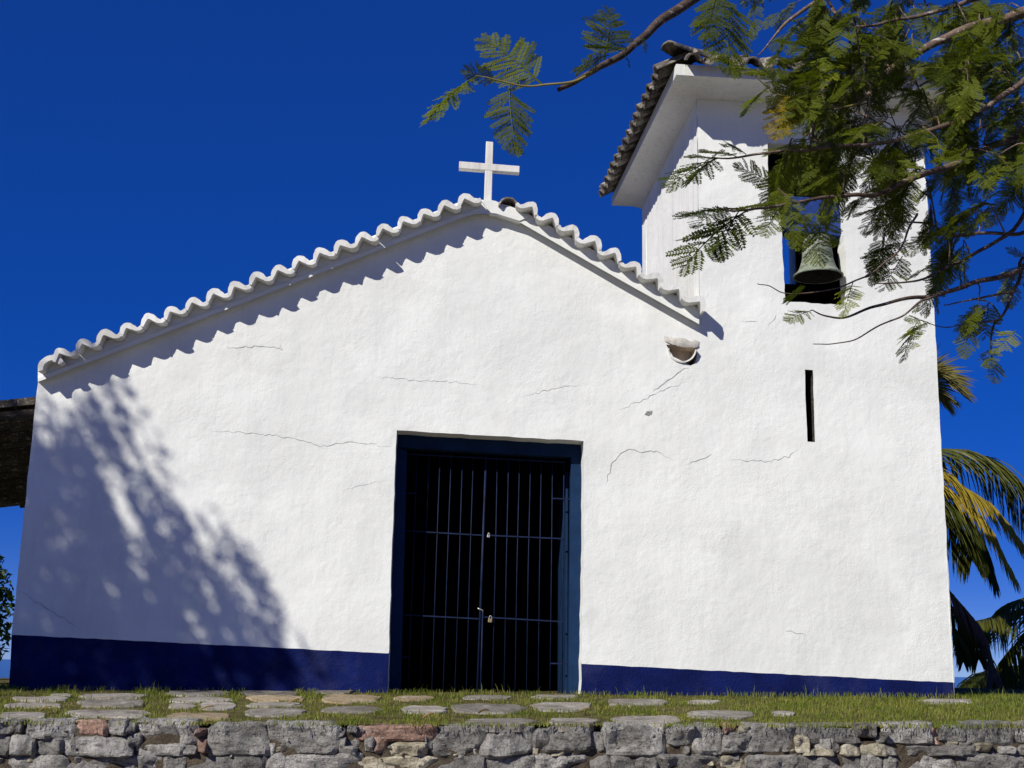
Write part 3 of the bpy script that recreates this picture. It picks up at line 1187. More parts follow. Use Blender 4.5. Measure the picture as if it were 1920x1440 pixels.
# ------------------------------------------------------------------ retaining wall of rough stones
wall = empty('stone_wall', (0, FRONT_Y, LOW_Z), 'low retaining wall of rough grey granite stones at the terrace edge', 'wall')
mb = MB()
za_, zb_ = P(20, 1352, FRONT_Y).z, P(1900, 1358, FRONT_Y).z
mb.box(-14, 14, FRONT_Y + .03, FRONT_Y + .35, LOW_Z - .2, min(za_, zb_) - .05)
mb.build('mortar_core', M['mortar'], wall)


def stone(x0, x1, y0, y1, mat, seed, Yf=FRONT_Y, bulge=0.05):
    """one rough block: corners knocked off, broken uneven face"""
    r = random.Random(seed)
    nu, nv = 14, 9
    A, B, C, D = P(x0, y1, Yf), P(x1, y1, Yf), P(x1, y0, Yf), P(x0, y0, Yf)
    hw, hh = (B - A) / 2 * 1.16, (D - A) / 2 * 1.17
    cen = (A + B + C + D) / 4
    asp = hw.length / hh.length
    poly = []
    for cx, cy in ((-1, -1), (1, -1), (1, 1), (-1, 1)):
        c1, c2 = r.uniform(.06, .55) / max(1, asp * .7), r.uniform(.06, .55) * min(1, asp)
        p1 = (cx * (1 - c1), cy * r.uniform(.93, 1.02))
        p2 = (cx * r.uniform(.93, 1.02), cy * (1 - c2))
        poly += [p2, p1] if cx * cy > 0 else [p1, p2]
    poly.sort(key=lambda q: math.atan2(q[1], q[0]))

    def rad(an):
        dx, dy = math.cos(an), math.sin(an)
        best = 1.0
        for (ax, ay), (bx_, by_) in zip(poly, poly[1:] + poly[:1]):
            ex, ey = bx_ - ax, by_ - ay
            det = dx * ey - dy * ex
            if abs(det) < 1e-9: continue
            t_ = (ax * ey - ay * ex) / det
            u_ = (ax * dy - ay * dx) / det
            if t_ > 0 and -1e-6 <= u_ <= 1 + 1e-6: best = t_
        return best
    ph = r.uniform(0, 100)
    tu, tv = r.uniform(-.035, .035), r.uniform(-.03, .03)
    tilt2 = r.uniform(-.05, .05)
    vs, fs = [], []
    for j in range(nv + 1):
        for i in range(nu + 1):
            u, v = i / nu * 2 - 1, j / nv * 2 - 1
            u, v = math.copysign(abs(u) ** .8, u), math.copysign(abs(v) ** .8, v)
            mx = max(abs(u), abs(v))
            if mx > 1e-6:
                an = math.atan2(v, u)
                k = rad(an) * mx / math.hypot(u, v)
                uu, vv = u * k, v * k
            else:
                uu = vv = 0
            p = cen + hw * uu + hh * vv
            q3 = Vector((p.x * 5 + ph, p.z * 5, ph))
            p += Vector((noise.noise(q3 * 3), 0, noise.noise(q3 * 3 + Vector((5, 5, 5))))) * 0.010
            e = max(0.0, 1 - mx ** 9)
            fac = abs(noise.noise(q3)) * 0.065 + noise.noise(q3 * 2.3) * 0.024 + noise.noise(q3 * 5.1) * 0.018
            p.y = Yf + 0.055 - bulge * (0.25 + 0.75 * e) + (fac - .012) * (0.3 + .7 * e) + tu * uu + tv * vv + tilt2 * uu * vv
            vs.append(p)
    for j in range(nv):
        for i in range(nu):
            a = j * (nu + 1) + i
            fs.append((a, a + 1, a + nu + 2, a + nu + 1))
    ring = [i for i in range(nu + 1)] + [j * (nu + 1) + nu for j in range(1, nv + 1)] + [nv * (nu + 1) + i for i in range(nu - 1, -1, -1)] + [j * (nu + 1) for j in range(nv - 1, 0, -1)]
    b = len(vs)
    for i in ring:
        p = vs[i].copy()
        p.y = Yf + 0.24
        vs.append(p)
    L = len(ring)
    for i in range(L):
        fs.append((ring[i], b + i, b + (i + 1) % L, ring[(i + 1) % L]))
    o = mk('stone', vs, fs, mat, wall, True, origin=cen)
    o.data.set_sharp_from_angle(angle=R(22))
    return o


SL = [(75, 125, 515, 580, 0), (160, 415, 512, 615, 0), (420, 595, 518, 597, 3), (602, 715, 515, 592, 0), (718, 762, 522, 582, 0), (765, 1097, 515, 647, 0),
      (1098, 1162, 560, 600, 1), (1165, 1500, 530, 708, 0), (1508, 1890, 530, 700, 0), (1440, 1550, 640, 712, 0), (60, 200, 590, 708, 0), (205, 350, 615, 708, 0),
      (356, 412, 570, 612, 0), (352, 722, 607, 712, 0), (722, 797, 585, 655, 0), (768, 1032, 650, 712, 0), (1034, 1104, 652, 702, 0), (1105, 1165, 610, 690, 1),
      (1885, 1940, 560, 605, 0), (1810, 1895, 658, 706, 0), (-60, 70, 512, 585, 0), (-80, 55, 590, 708, 0), (1895, 1950, 612, 700, 0)]
SM = [(30, 92, 540, 578, 0), (90, 515, 540, 627, 1), (0, 125, 572, 660, 0), (-20, 85, 655, 712, 0), (130, 185, 615, 690, 0), (186, 262, 610, 702, 1),
      (265, 332, 625, 672, 0), (268, 472, 640, 712, 2), (474, 512, 598, 672, 0), (515, 812, 545, 712, 0), (815, 1082, 545, 712, 0), (775, 838, 645, 712, 0),
      (1085, 1212, 562, 702, 0), (1155, 1402, 543, 680, 0), (1188, 1252, 680, 712, 2), (1388, 1478, 588, 690, 0), (1300, 1385, 660, 712, 2), (1480, 1805, 540, 712, 0),
      (1748, 1836, 585, 645, 0), (1660, 1872, 648, 712, 2), (1838, 1985, 545, 655, 0)]
SR = [(62, 226, 540, 705, 0), (235, 308, 530, 582, 1), (228, 382, 588, 695, 0), (310, 370, 545, 585, 2), (368, 622, 540, 692, 0), (620, 972, 540, 642, 0), (638, 712, 600, 697, 2),
      (748, 828, 615, 687, 0), (833, 892, 620, 697, 0), (690, 850, 672, 712, 2), (898, 1002, 645, 712, 2), (1003, 1152, 645, 712, 2), (974, 1092, 535, 608, 0),
      (1088, 1142, 580, 642, 0), (1140, 1402, 528, 642, 0), (1404, 1454, 558, 648, 1), (1455, 1602, 545, 632, 0), (1483, 1552, 633, 664, 2), (1556, 1634, 618, 678, 0),
      (1638, 1732, 643, 692, 2), (1260, 1640, 655, 712, 0), (1603, 1870, 528, 655, 0), (1782, 1868, 660, 704, 0), (1150, 1202, 655, 708, 0), (1875, 2000, 530, 640, 0), (1872, 2010, 645, 712, 0)]
smat = [M['granite'], M['granite_red'], M['granite_tan'], M['granite_red']]
sn = 0
for lst, bx0 in ((SL, 0), (SM, 640), (SR, 1280)):
    for (a, b, c, d, mm) in lst:
        sn += 1
        stone(bx0 + a / 3, bx0 + b / 3, 1180 + c / 3, 1180 + d / 3, smat[mm], 100 + sn, bulge=0.04 + (sn * 37 % 10) * 0.005)
# courses that go on below and beside
r3 = random.Random(11)
for (ya, yb) in ((1418, 1456), (1458, 1510)):
    x = -120
    while x < 2060:
        wd = r3.choice([45, 70, 95, 120, 140])
        sn += 1
        stone(x + 1, x + wd - 1, ya + r3.uniform(-3, 3), yb + r3.uniform(-3, 3), smat[r3.choice([0, 0, 0, 0, 0, 2])], 100 + sn)
        x += wd
# small chinking stones between the big ones
for k in range(110):
    x = r3.uniform(0, 1920)
    y = r3.uniform(1378, 1424)
    wd = r3.uniform(12, 26)
    sn += 1
    stone(x, x + wd, y, y + wd * r3.uniform(.55, .9), smat[r3.choice([0, 0, 0, 2])], 100 + sn, Yf=FRONT_Y + .022, bulge=0.04)

# ------------------------------------------------------------------ paving stones
PV = [(93, 133, 1301, 1307, 0), (20, 130, 1307, 1314, 0), (10, 117, 1319, 1327, 0), (0, 90, 1336, 1349, 0), (150, 277, 1301, 1310, 0), (147, 277, 1312, 1326, 0),
      (120, 285, 1330, 1345, 0), (313, 433, 1295, 1305, 0), (320, 437, 1307, 1317, 0), (315, 368, 1319, 1328, 0), (371, 443, 1316, 1330, 0), (313, 437, 1337, 1349, 1),
      (450, 563, 1294, 1303, 0), (463, 570, 1304, 1315, 1), (463, 567, 1317, 1326, 0), (463, 573, 1329, 1344, 0), (590, 662, 1295, 1301, 0), (603, 712, 1303, 1318, 1),
      (603, 716, 1324, 1336, 0), (740, 815, 1305, 1313, 1), (867, 957, 1303, 1311, 0), (997, 1087, 1303, 1310, 0), (753, 838, 1324, 1338, 0), (842, 987, 1320, 1337, 0),
      (997, 1112, 1316, 1333, 0), (1137, 1252, 1311, 1323, 0), (873, 1007, 1348, 1358, 0), (1030, 1120, 1347, 1358, 0), (1145, 1278, 1341, 1358, 0), (1290, 1413, 1332, 1347, 0),
      (1446, 1490, 1333, 1342, 0), (1290, 1350, 1313, 1319, 0), (1722, 1828, 1310, 1319, 0)]
pav_poly = []
for i, (xa_, xb_, ya_, yb_, mm) in enumerate(PV):
    c4 = [ground_hit(x, y, 0.012) for x, y in ((xa_, yb_), (xb_, yb_), (xb_, ya_), (xa_, ya_))]
    if any(c is None for c in c4): continue
    r = random.Random(500 + i)
    loop = []
    N = 18
    for k in range(N):
        a = 2 * math.pi * k / N
        cu, su = math.cos(a), math.sin(a)
        pw = 3.6
        q = (abs(cu) ** pw + abs(su) ** pw) ** (-1 / pw)
        u, v = cu * q * r.uniform(.86, 1.08), su * q * r.uniform(.86, 1.08)
        u, v = (u + 1) / 2, (v + 1) / 2
        p = (c4[0].lerp(c4[1], u)).lerp(c4[3].lerp(c4[2], u), v)
        loop.append(p)
    cen = sum(loop, Vector()) / N
    rise = 0.012 + r.uniform(0, .008)
    top = []
    for p in loop:
        q = cen.lerp(p, 0.97)
        q.z = gz(q.x, q.y) + rise + r.uniform(-.003, .003)
        top.append(q)
    mid = [Vector((p.x, p.y, gz(p.x, p.y) + rise - .010)) for p in loop]
    low_ = [Vector((p.x, p.y, gz(p.x, p.y) - .05)) for p in loop]
    cz = Vector((cen.x, cen.y, gz(cen.x, cen.y) + rise + .002))
    vs = top + mid + low_ + [cz]
    fs = [(k, (k + 1) % N, 3 * N) for k in range(N)] + [(N + k, N + (k + 1) % N, (k + 1) % N, k) for k in range(N)] + [(2 * N + k, 2 * N + (k + 1) % N, N + (k + 1) % N, N + k) for k in range(N)]
    mk('paving_stone', vs, fs, M['paver_tan'] if mm else M['paver'], terrace, False, origin=cen)
    pav_poly.append([(p.x, p.y) for p in loop])

# ------------------------------------------------------------------ grass
rng = np.random.default_rng(5)


def in_any(px_, py_):
    for poly in pav_poly:
        xs = [p[0] for p in poly]
        ys = [p[1] for p in poly]
        if min(xs) - .02 < px_ < max(xs) + .02 and min(ys) - .02 < py_ < max(ys) + .02:
            c = Vector((sum(xs) / len(xs), sum(ys) / len(ys)))
            q = c + (Vector((px_, py_)) - c) * 1.10
            if inpoly(q.x, q.y, poly): return True
    return False


GV, GF = [], []
right_x = P(1330, 1330, -1.2).x
NBL = 78000
cnt = 0
bxs = rng.uniform(-5.6, 6.4, NBL)
bys = rng.uniform(-2.60, 1.6, NBL)
for x, y in zip(bxs, bys):
    if y > -0.03 and bl.x < x < FRb.x: continue
    if y > 0 and x < bl.x - 1.2: continue
    if in_any(x, y): continue
    den = noise.noise(Vector((x * 2.1, y * 2.1, 5)))
    rightness = min(1, max(0, (x - right_x) / 1.0))
    bare = noise.noise(Vector((x * 3.7, y * 3.7, 15)))
    if min(den, bare) < -0.22 + 0.1 * rng.random() and rng.random() > 0.22 + .45 * rightness: continue
    h = 0.011 + 0.017 * rng.random() + 0.018 * max(0, den) + 0.010 * rightness
    if y > -0.16 and y < 0.02: h += 0.02
    if rng.random() < 0.04: h *= 2.2
    z = gz(x, y) + 0.008
    a = rng.uniform(0, 6.283)
    le = rng.uniform(0.2, 1.0) * h
    dx, dy = math.cos(a) * le, math.sin(a) * le
    wd = rng.uniform(0.0022, 0.0042)
    sx, sy = -math.sin(a) * wd, math.cos(a) * wd
    b = len(GV)
    GV += [(x - sx, y - sy, z - .01), (x + sx, y + sy, z - .01), (x + dx * .4 + sx * .8, y + dy * .4 + sy * .8, z + h * .6), (x + dx * .4 - sx * .8, y + dy * .4 - sy * .8, z + h * .6), (x + dx, y + dy, z + h)]
    GF += [(b, b + 1, b + 2, b + 3), (b + 3, b + 2, b + 4)]
gm = bpy.data.meshes.new('grass')
gm.from_pydata(GV, [], GF)
M['grass2'] = M['grass']
grass = link('grass', gm, M['grass'])
tag(grass, 'short green grass growing between the paving stones', None, None, 'stuff')
# grass colour varies from tuft to tuft
t = M['grass'].node_tree
for nd in t.nodes:
    if nd.type == 'TEX_NOISE': nd.inputs['Scale'].default_value = 2.4; nd.inputs['Detail'].default_value = 6
for nd in t.nodes:
    if nd.type == 'VALTORGB':
        nd.color_ramp.elements[0].position = 0.10
        nd.color_ramp.elements[1].position = 0.70
        e = nd.color_ramp.elements.new(0.42)
        e.color = (0.13, 0.17, 0.02, 1)
        nd.color_ramp.elements[-1].color = (0.33, 0.29, 0.09, 1)
        for l in list(t.links):
            if l.to_node == nd: t.links.remove(l)
        n1 = noise_tex(t, tex_coords(t), 2.6, 2, 0.5)
        n2 = noise_tex(t, tex_coords(t), 90, 1, 0.5)
        t.links.new(mathn(t, 'ADD', mathn(t, 'MULTIPLY', n1, 0.45), mathn(t, 'MULTIPLY', n2, 0.5)), nd.inputs[0])

# fallen leaves
for i, (px_, py_, lab) in enumerate(((803, 1347, 'dry pinkish leaf lying at the wall edge left of the doorway centre'), (1097, 1336, 'dry tan leaf lying by the paving stone below the right door jamb'),
                                     (552, 1319, 'yellow leaf lying on tan paving left of the doorway'), (907, 1339, 'small reddish leaf lying on grass below the middle of the gate'),
                                     (85, 1333, 'brown leaf lying on the grass at the far left'), (388, 1332, 'curled brown leaf lying between paving stones under the shaded wall'))):
    p = ground_hit(px_, py_, 0.03)
    if p is None: continue
    r = random.Random(900 + i)
    L, W = 0.05, 0.022
    vs, fs = [], []
    for k in range(7):
        t_ = k / 6
        wv = W * math.sin(math.pi * (0.08 + .9 * t_)) ** .8
        cu = 0.018 * math.sin(math.pi * t_) + 0.03 * t_ * t_
        for s in (-1, 0, 1):
            vs.append(Vector(((t_ - .5) * 2 * L, s * wv, cu + (0.012 if s else 0))))
    for k in range(6):
        for s in range(2):
            a = k * 3 + s
            fs.append((a, a + 1, a + 4, a + 3))
    rot = Matrix.Rotation(r.uniform(-.6, .6), 3, 'Z')
    o = mk('fallen_leaf', [p + rot @ v for v in vs], fs, M['dry_leaf'], None, True, origin=p)
    tag(o, lab, 'leaf', 'dry leaves on the terrace')


# ------------------------------------------------------------------ feathery-leaved tree overhanging from the right
def feather_leaf(seed, pairs, nl, wide=0.42, lush=1.0, droop=0.25):
    """bipinnate leaf of length 1 along +X, made of rows of tiny leaflets"""
    r = random.Random(seed)
    mb = MB()
    sp = [Vector((t, 0.03 * math.sin(3 * t + seed), -droop * t * t)) for t in [k / 8 for k in range(9)]]
    mb.tube(sp, [0.012 * (1 - .6 * k / 8) for k in range(9)], 4)

    def spt(t):
        f = t * 8
        i = min(7, int(f))
        return sp[i].lerp(sp[i + 1], f - i)
    for k in range(pairs):
        t = 0.14 + 0.86 * k / (pairs - 1)
        base = spt(t)
        ln = wide * (math.sin(math.pi * (0.22 + 0.70 * t)) ** .7) * r.uniform(.85, 1.1)
        for s in (-1, 1):
            if r.random() < 0.05: continue
            an = R(r.uniform(50, 66)) * (1 - 0.55 * max(0, t - .6) / .4)
            d = Vector((math.cos(an), s * math.sin(an), r.uniform(-.30, .05))).normalized()
            side = Vector((-d.y, d.x, 0)).normalized()
            up_ = d.cross(side)
            roll = r.uniform(-.5, .5)
            side = side * math.cos(roll) + up_ * math.sin(roll)
            end = base + d * ln + Vector((0, 0, -.06 * ln))
            mb.tube([base, base.lerp(end, .5) + Vector((0, 0, .02 * ln)), end], [0.005, 0.004, 0.002], 3, False)
            for q in range(nl):
                u = (q + 0.6) / nl
                c = base.lerp(end, u) + Vector((0, 0, .02 * ln * math.sin(math.pi * u)))
                ll = 0.062 * lush * (math.sin(math.pi * (0.14 + .78 * u)) ** .5) * r.uniform(.85, 1.1)
                lw = ln / nl * 0.60
                for ss in (-1, 1):
                    dd = (side * ss + d * 0.45 + Vector((0, 0, r.uniform(-.35, .15)))).normalized() * ll
                    b = len(mb.v)
                    mb.v += [c, c + dd * .5 + d * lw, c + dd, c + dd * .5 - d * lw]
                    mb.f.append((b, b + 1, b + 2, b + 3))
    me = bpy.data.meshes.new('leaf')
    me.from_pydata([tuple(v) for v in mb.v], [], mb.f)
    return me


def leaf_set(mat, seeds, **kw):
    out = []
    for s in seeds:
        me = feather_leaf(s, **kw)
        me.materials.append(mat)
        out.append(me)
    return out


LV = leaf_set(M['leaf'], (1, 2, 3, 4, 5), pairs=9, nl=11, wide=0.46, lush=1.25)
LY = leaf_set(M['leaf_young'], (6, 7), pairs=10, nl=12, wide=0.36, lush=1.2)
LYY = leaf_set(M['leaf_yellow'], (8,), pairs=9, nl=10, wide=0.42, lush=1.2)
LBIG = leaf_set(M['leaf'], (9, 10), pairs=12, nl=15, wide=0.40, lush=1.0, droop=0.05)

TB = Vector((4.3, -6.9, LOW_Z))
tree = empty('feathery_tree', TB, 'tree with feathery leaves whose branches hang in from the upper right', 'tree')
tp = spline([TB, TB + Vector((-.1, .05, 1.2)), TB + Vector((.05, 0, 2.6)), TB + Vector((-.25, .1, 3.9)), TB + Vector((-.5, .1, 5.2))], 6)
MB().tube(tp, [lerp(.17, .07, i / (len(tp) - 1)) for i in range(len(tp))], 12).build('trunk', M['bark'], tree, True)
skel = []                                             # nodes of the branch skeleton: (point, direction)


def T(z):
    return TB + Vector((-.1, .05, z - TB.z))


def limb(start, pl, Y0, Y1, r0, r1, name='branch', mat='bark', reg=True):
    pw = [P(x, y, lerp(Y0, Y1, i / max(1, len(pl) - 1))) for i, (x, y) in enumerate(pl)]
    if start is not None: pw = [start] + pw
    sp = spline(pw, 6)
    wob = [p + Vector((noise.noise(p * 6), noise.noise(p * 6 + Vector((9, 0, 0))), noise.noise(p * 6 + Vector((0, 9, 0))))) * 0.012 for p in sp]
    wob[0], wob[-1] = sp[0], sp[-1]
    L = len(wob)
    MB().tube(wob, [lerp(r0, r1, (i / (L - 1)) ** .8) for i in range(L)], 6).build(name, M[mat], tree, True)
    if reg:
        for i in range(L - 1):
            skel.append((wob[i], (wob[i + 1] - wob[i]).normalized()))
    return wob


nleaf = [0]
rest = MB()


def put_leaf(base, tip, mesh, up=None):
    d = tip - base
    L = d.length
    x = d.normalized()
    upd = up or Vector((rnd.uniform(-.7, .7), rnd.uniform(-1.0, .3), 1)).normalized()
    y = upd.cross(x)
    if y.length < .05: y = Vector((0, 1, 0)).cross(x)
    y.normalize()
    z = x.cross(y)
    mt = Matrix((x * L, y * L, z * L)).transposed().to_4x4()
    mt.translation = base
    if nleaf[0] < 300:
        o = link('leaf', mesh, None, tree)
        mt.translation = base - TB
        o.matrix_basis = mt
        nleaf[0] += 1
    else:
        rest.add([mt @ v.co for v in mesh.vertices], [tuple(p.vertices) for p in mesh.polygons])


def leafpx(b, t, Yb, Yt, mesh, up=None):
    put_leaf(P(*b, Yb), P(*t, Yt), mesh, up)


# the near twig reaching left over the gable
Yn = -8.2
limb(T(4.4), [(1700, -330), (1500, -150), (1400, -70), (1330, -20), (1250, 32), (1210, 66), (1180, 92), (1140, 116), (1112, 134), (1085, 150), (1048, 168)], -7.4, Yn, 0.035, 0.010)
limb(None, [(1118, 128), (1100, 142), (1072, 153), (1020, 158), (975, 160), (935, 154), (915, 148), (892, 143)], Yn, Yn - .05, 0.007, 0.0022, 'branch', 'twig', False)
upc = (CAM - P(960, 200, Yn)).normalized()
leafpx((1018, 158), (912, 74), Yn, Yn + .1, LBIG[0], (upc + Vector((-.1, 0, .7))).normalized())
leafpx((957, 158), (966, 272), Yn, Yn - .05, LBIG[1], (upc + Vector((.35, 0, .2))).normalized())
leafpx((895, 143), (786, 196), Yn, Yn - .05, LY[0], Vector((-.3, -.35, .9)))
leafpx((892, 143), (806, 190), Yn, Yn - .1, LY[1], Vector((.3, -.1, 1)))
leafpx((930, 154), (880, 125), Yn, Yn, LV[0])
leafpx((1135, 112), (1142, 20), Yn, Yn + .1, LBIG[0], (upc + Vector((.2, 0, .5))).normalized())
leafpx((1140, 105), (1080, 108), Yn, Yn - .1, LV[1])
leafpx((1165, 96), (1110, 70), Yn, Yn - .1, LV[2])
leafpx((1170, 100), (1185, 120), Yn, Yn, LV[3])
leafpx((1205, 68), (1215, 92), Yn, Yn, LV[2])
leafpx((1140, 40), (1100, 25), Yn, Yn, LV[4])
leafpx((1360, -20), (1372, 118), Yn + .2, Yn + .1, LBIG[1], (upc + Vector((.3, 0, .2))).normalized())
leafpx((1345, -15), (1330, 60), Yn + .2, Yn + .1, LBIG[0], (upc + Vector((-.5, 0, .3))).normalized())

# bigger limbs of the mass at the upper right
limb(T(3.6), [(2050, -40), (1920, 20), (1800, 60), (1720, 98), (1672, 128), (1640, 165), (1610, 192)], -7.0, -6.9, 0.035, 0.011)
limb(None, [(1625, 180), (1605, 196), (1575, 200), (1520, 190), (1470, 180), (1440, 160), (1415, 140)], -6.9, -7.1, 0.008, 0.003, 'branch', 'twig')
limb(T(3.3), [(2000, 120), (1900, 170), (1800, 225), (1680, 262), (1560, 275), (1440, 287), (1385, 294), (1330, 297)], -6.9, -7.3, 0.022, 0.003)
limb(T(2.8), [(2000, 225), (1900, 258), (1820, 292), (1760, 318), (1700, 342), (1640, 365), (1590, 366), (1520, 376), (1450, 388), (1380, 396), (1345, 386)], -6.8, -7.4, 0.026, 0.003)
limb(T(2.3), [(2000, 470), (1900, 510), (1830, 530), (1760, 552), (1700, 560), (1640, 574), (1590, 592), (1545, 594), (1520, 582)], -6.7, -7.2, 0.020, 0.0025)
limb(None, [(1760, 552), (1725, 566), (1690, 592), (1650, 612), (1600, 636), (1560, 645), (1525, 645)], -6.9, -7.2, 0.007, 0.002)
limb(T(2.5), [(2000, 350), (1900, 430), (1830, 475), (1780, 500), (1740, 520), (1690, 532), (1640, 532)], -6.6, -6.9, 0.016, 0.003)
limb(None, [(1720, 400), (1705, 425), (1695, 455), (1672, 482), (1640, 510), (1600, 530), (1560, 542), (1500, 552), (1470, 550), (1440, 536), (1420, 532)], -6.9, -7.2, 0.007, 0.002)
limb(T(2.6), [(2000, 380), (1920, 436), (1860, 436), (1790, 440), (1740, 420), (1690, 415), (1650, 395)], -6.5, -6.6, 0.016, 0.003)
limb(T(2.1), [(1960, 480), (1910, 530), (1880, 590), (1865, 610), (1860, 650), (1862, 690)], -6.4, -6.5, 0.014, 0.003)
limb(None, [(1905, 545), (1860, 555), (1810, 565), (1770, 572)], -6.5, -6.6, 0.008, 0.003)
limb(None, [(1880, 600), (1830, 605), (1770, 612), (1735, 606)], -6.5, -6.6, 0.005, 0.002)
limb(T(4.2), [(1990, -180), (1850, -100), (1700, -60), (1560, -10), (1490, 30), (1450, 70), (1420, 104)], -7.1, -6.9, 0.03, 0.003)
limb(T(4.0), [(2000, -80), (1880, -20), (1760, 20), (1650, 45), (1600, 50)], -6.8, -6.6, 0.025, 0.005)
limb(T(3.0), [(1990, 150), (1900, 220), (1840, 240), (1800, 270), (1760, 300)], -6.2, -6.1, 0.018, 0.004)
limb(None, [(1560, 15), (1590, 60), (1600, 120), (1598, 160)], -6.8, -6.8, 0.010, 0.004)

# bright individual leaves that can be picked out
for b, t_, ms in (((1455, 150), (1392, 108), LY[0]), ((1440, 165), (1388, 190), LY[1]), ((1480, 175), (1462, 232), LYY[0]), ((1580, 112), (1530, 140), LY[1]),
                  ((1560, 105), (1500, 130), LY[0]), ((1390, 392), (1290, 378), LV[0]), ((1400, 392), (1288, 462), LV[1]), ((1385, 396), (1350, 458), LV[2]),
                  ((1370, 392), (1310, 400), LV[3]), ((1450, 386), (1385, 372), LV[4]), ((1465, 386), (1440, 420), LV[2]), ((1345, 296), (1282, 320), LV[2]),
                  ((1345, 296), (1262, 322), LV[1]), ((1380, 294), (1330, 268), LV[0]), ((1330, 297), (1296, 282), LV[4]), ((1400, 290), (1370, 262), LV[3]),
                  ((1600, 530), (1575, 570), LY[0]), ((1520, 582), (1485, 586), LY[1]), ((1720, 605), (1680, 652), LY[0]), ((1740, 604), (1712, 590), LY[1]),
                  ((1690, 480), (1660, 520), LV[0]), ((1700, 450), (1640, 470), LV[1]), ((1860, 650), (1852, 672), LV[2]), ((1862, 668), (1872, 700), LV[3]),
                  ((1735, 606), (1700, 618), LV[3]), ((1500, 552), (1470, 545), LV[4]), ((1540, 400), (1530, 468), LV[1]), ((1535, 395), (1500, 440), LV[2]),
                  ((1780, 205), (1810, 180), LY[1]), ((1905, 620), (1870, 640), LY[0])):
    Yq = -7.2 if b[0] < 1650 else -6.7
    leafpx(b, t_, Yq, Yq - .12, ms)

# secondary twigs grown towards points spread through the crown, leaves along them
REG = [([(1440, 20), (1930, 15), (1930, 330), (1760, 330), (1640, 350), (1540, 400), (1470, 385), (1450, 330), (1480, 250), (1450, 190), (1500, 150), (1450, 110), (1470, 60)], 112, -7.4, -5.9),
       ([(1600, 20), (1930, 15), (1930, 260), (1700, 240), (1600, 150)], 38, -6.6, -5.6),
       ([(1590, 345), (1770, 330), (1760, 470), (1690, 520), (1600, 450)], 11, -7.0, -6.3),
       ([(1760, 330), (1930, 300), (1930, 480), (1780, 480)], 8, -6.8, -5.9),
       ([(1700, 480), (1930, 470), (1930, 650), (1760, 620), (1620, 560)], 6, -6.8, -6.2),
       ([(1500, 60), (1560, 20), (1600, 120), (1520, 150)], 6, -7, -6.6),
       ([(1420, -260), (2350, -260), (2350, 420), (1930, 420), (1930, 0), (1420, 0)], 60, -7.6, -5.6)]
rt_ = random.Random(21)
for poly, cnt_, ya_, yb_ in REG:
    xs = [p[0] for p in poly]
    ys = [p[1] for p in poly]
    done = 0
    while done < cnt_:
        x, y = rt_.uniform(min(xs), max(xs)), rt_.uniform(min(ys), max(ys))
        if not inpoly(x, y, poly): continue
        done += 1
        tgt = P(x, y, rt_.uniform(ya_, yb_))
        best, bd = None, 9e9
        for (q, d) in skel:
            v = tgt - q
            sc = v.length * (1.6 - 0.6 * (v.normalized().dot(d) if v.length > 1e-5 else 0)) + (0.25 if q.x < tgt.x else 0)
            if sc < bd: bd, best = sc, q
        a = best
        L = (tgt - a).length
        if L > 0.75: a = tgt + (a - tgt) * (0.75 / L)
        mid = a.lerp(tgt, .5) + Vector((rt_.uniform(-.06, .06), rt_.uniform(-.06, .06), 0.05 + rt_.uniform(0, .06)))
        sp = spline([best, mid, tgt] if L <= .75 else [best, a, mid, tgt], 5)
        MB().tube(sp, [lerp(.0055, .0018, i / (len(sp) - 1)) for i in range(len(sp))], 4).build('twig', M['bark'], tree, True)
        for i in range(3, len(sp), 4):
            skel.append((sp[i], (sp[min(i + 1, len(sp) - 1)] - sp[i - 1]).normalized()))
        nlv = rt_.choice([3, 4, 5, 5])
        for k in range(nlv):
            u = 1 - k * 0.12
            idx = min(len(sp) - 1, max(1, int(u * (len(sp) - 1))))
            b = sp[idx]
            tw = (sp[idx] - sp[idx - 1]).normalized()
            sd_ = tw.cross(Vector((0, 0, 1)))
            s = 1 if k % 2 else -1
            d = (tw * rt_.uniform(.3, .9) + sd_ * s * rt_.uniform(.2, .9) * (0.2 if k == 0 else 1) + Vector((-.25, -.1, rt_.uniform(-.65, .15)))).normalized()
            q = rt_.random()
            ms = LV[rt_.randrange(5)] if q < .93 else LY[rt_.randrange(2)]
            put_leaf(b, b + d * rt_.uniform(.10, .225), ms)
if rest.v:
    cr = rest.build('crown', M['leaf'], tree)
    tag(cr, None, None, None, 'stuff')


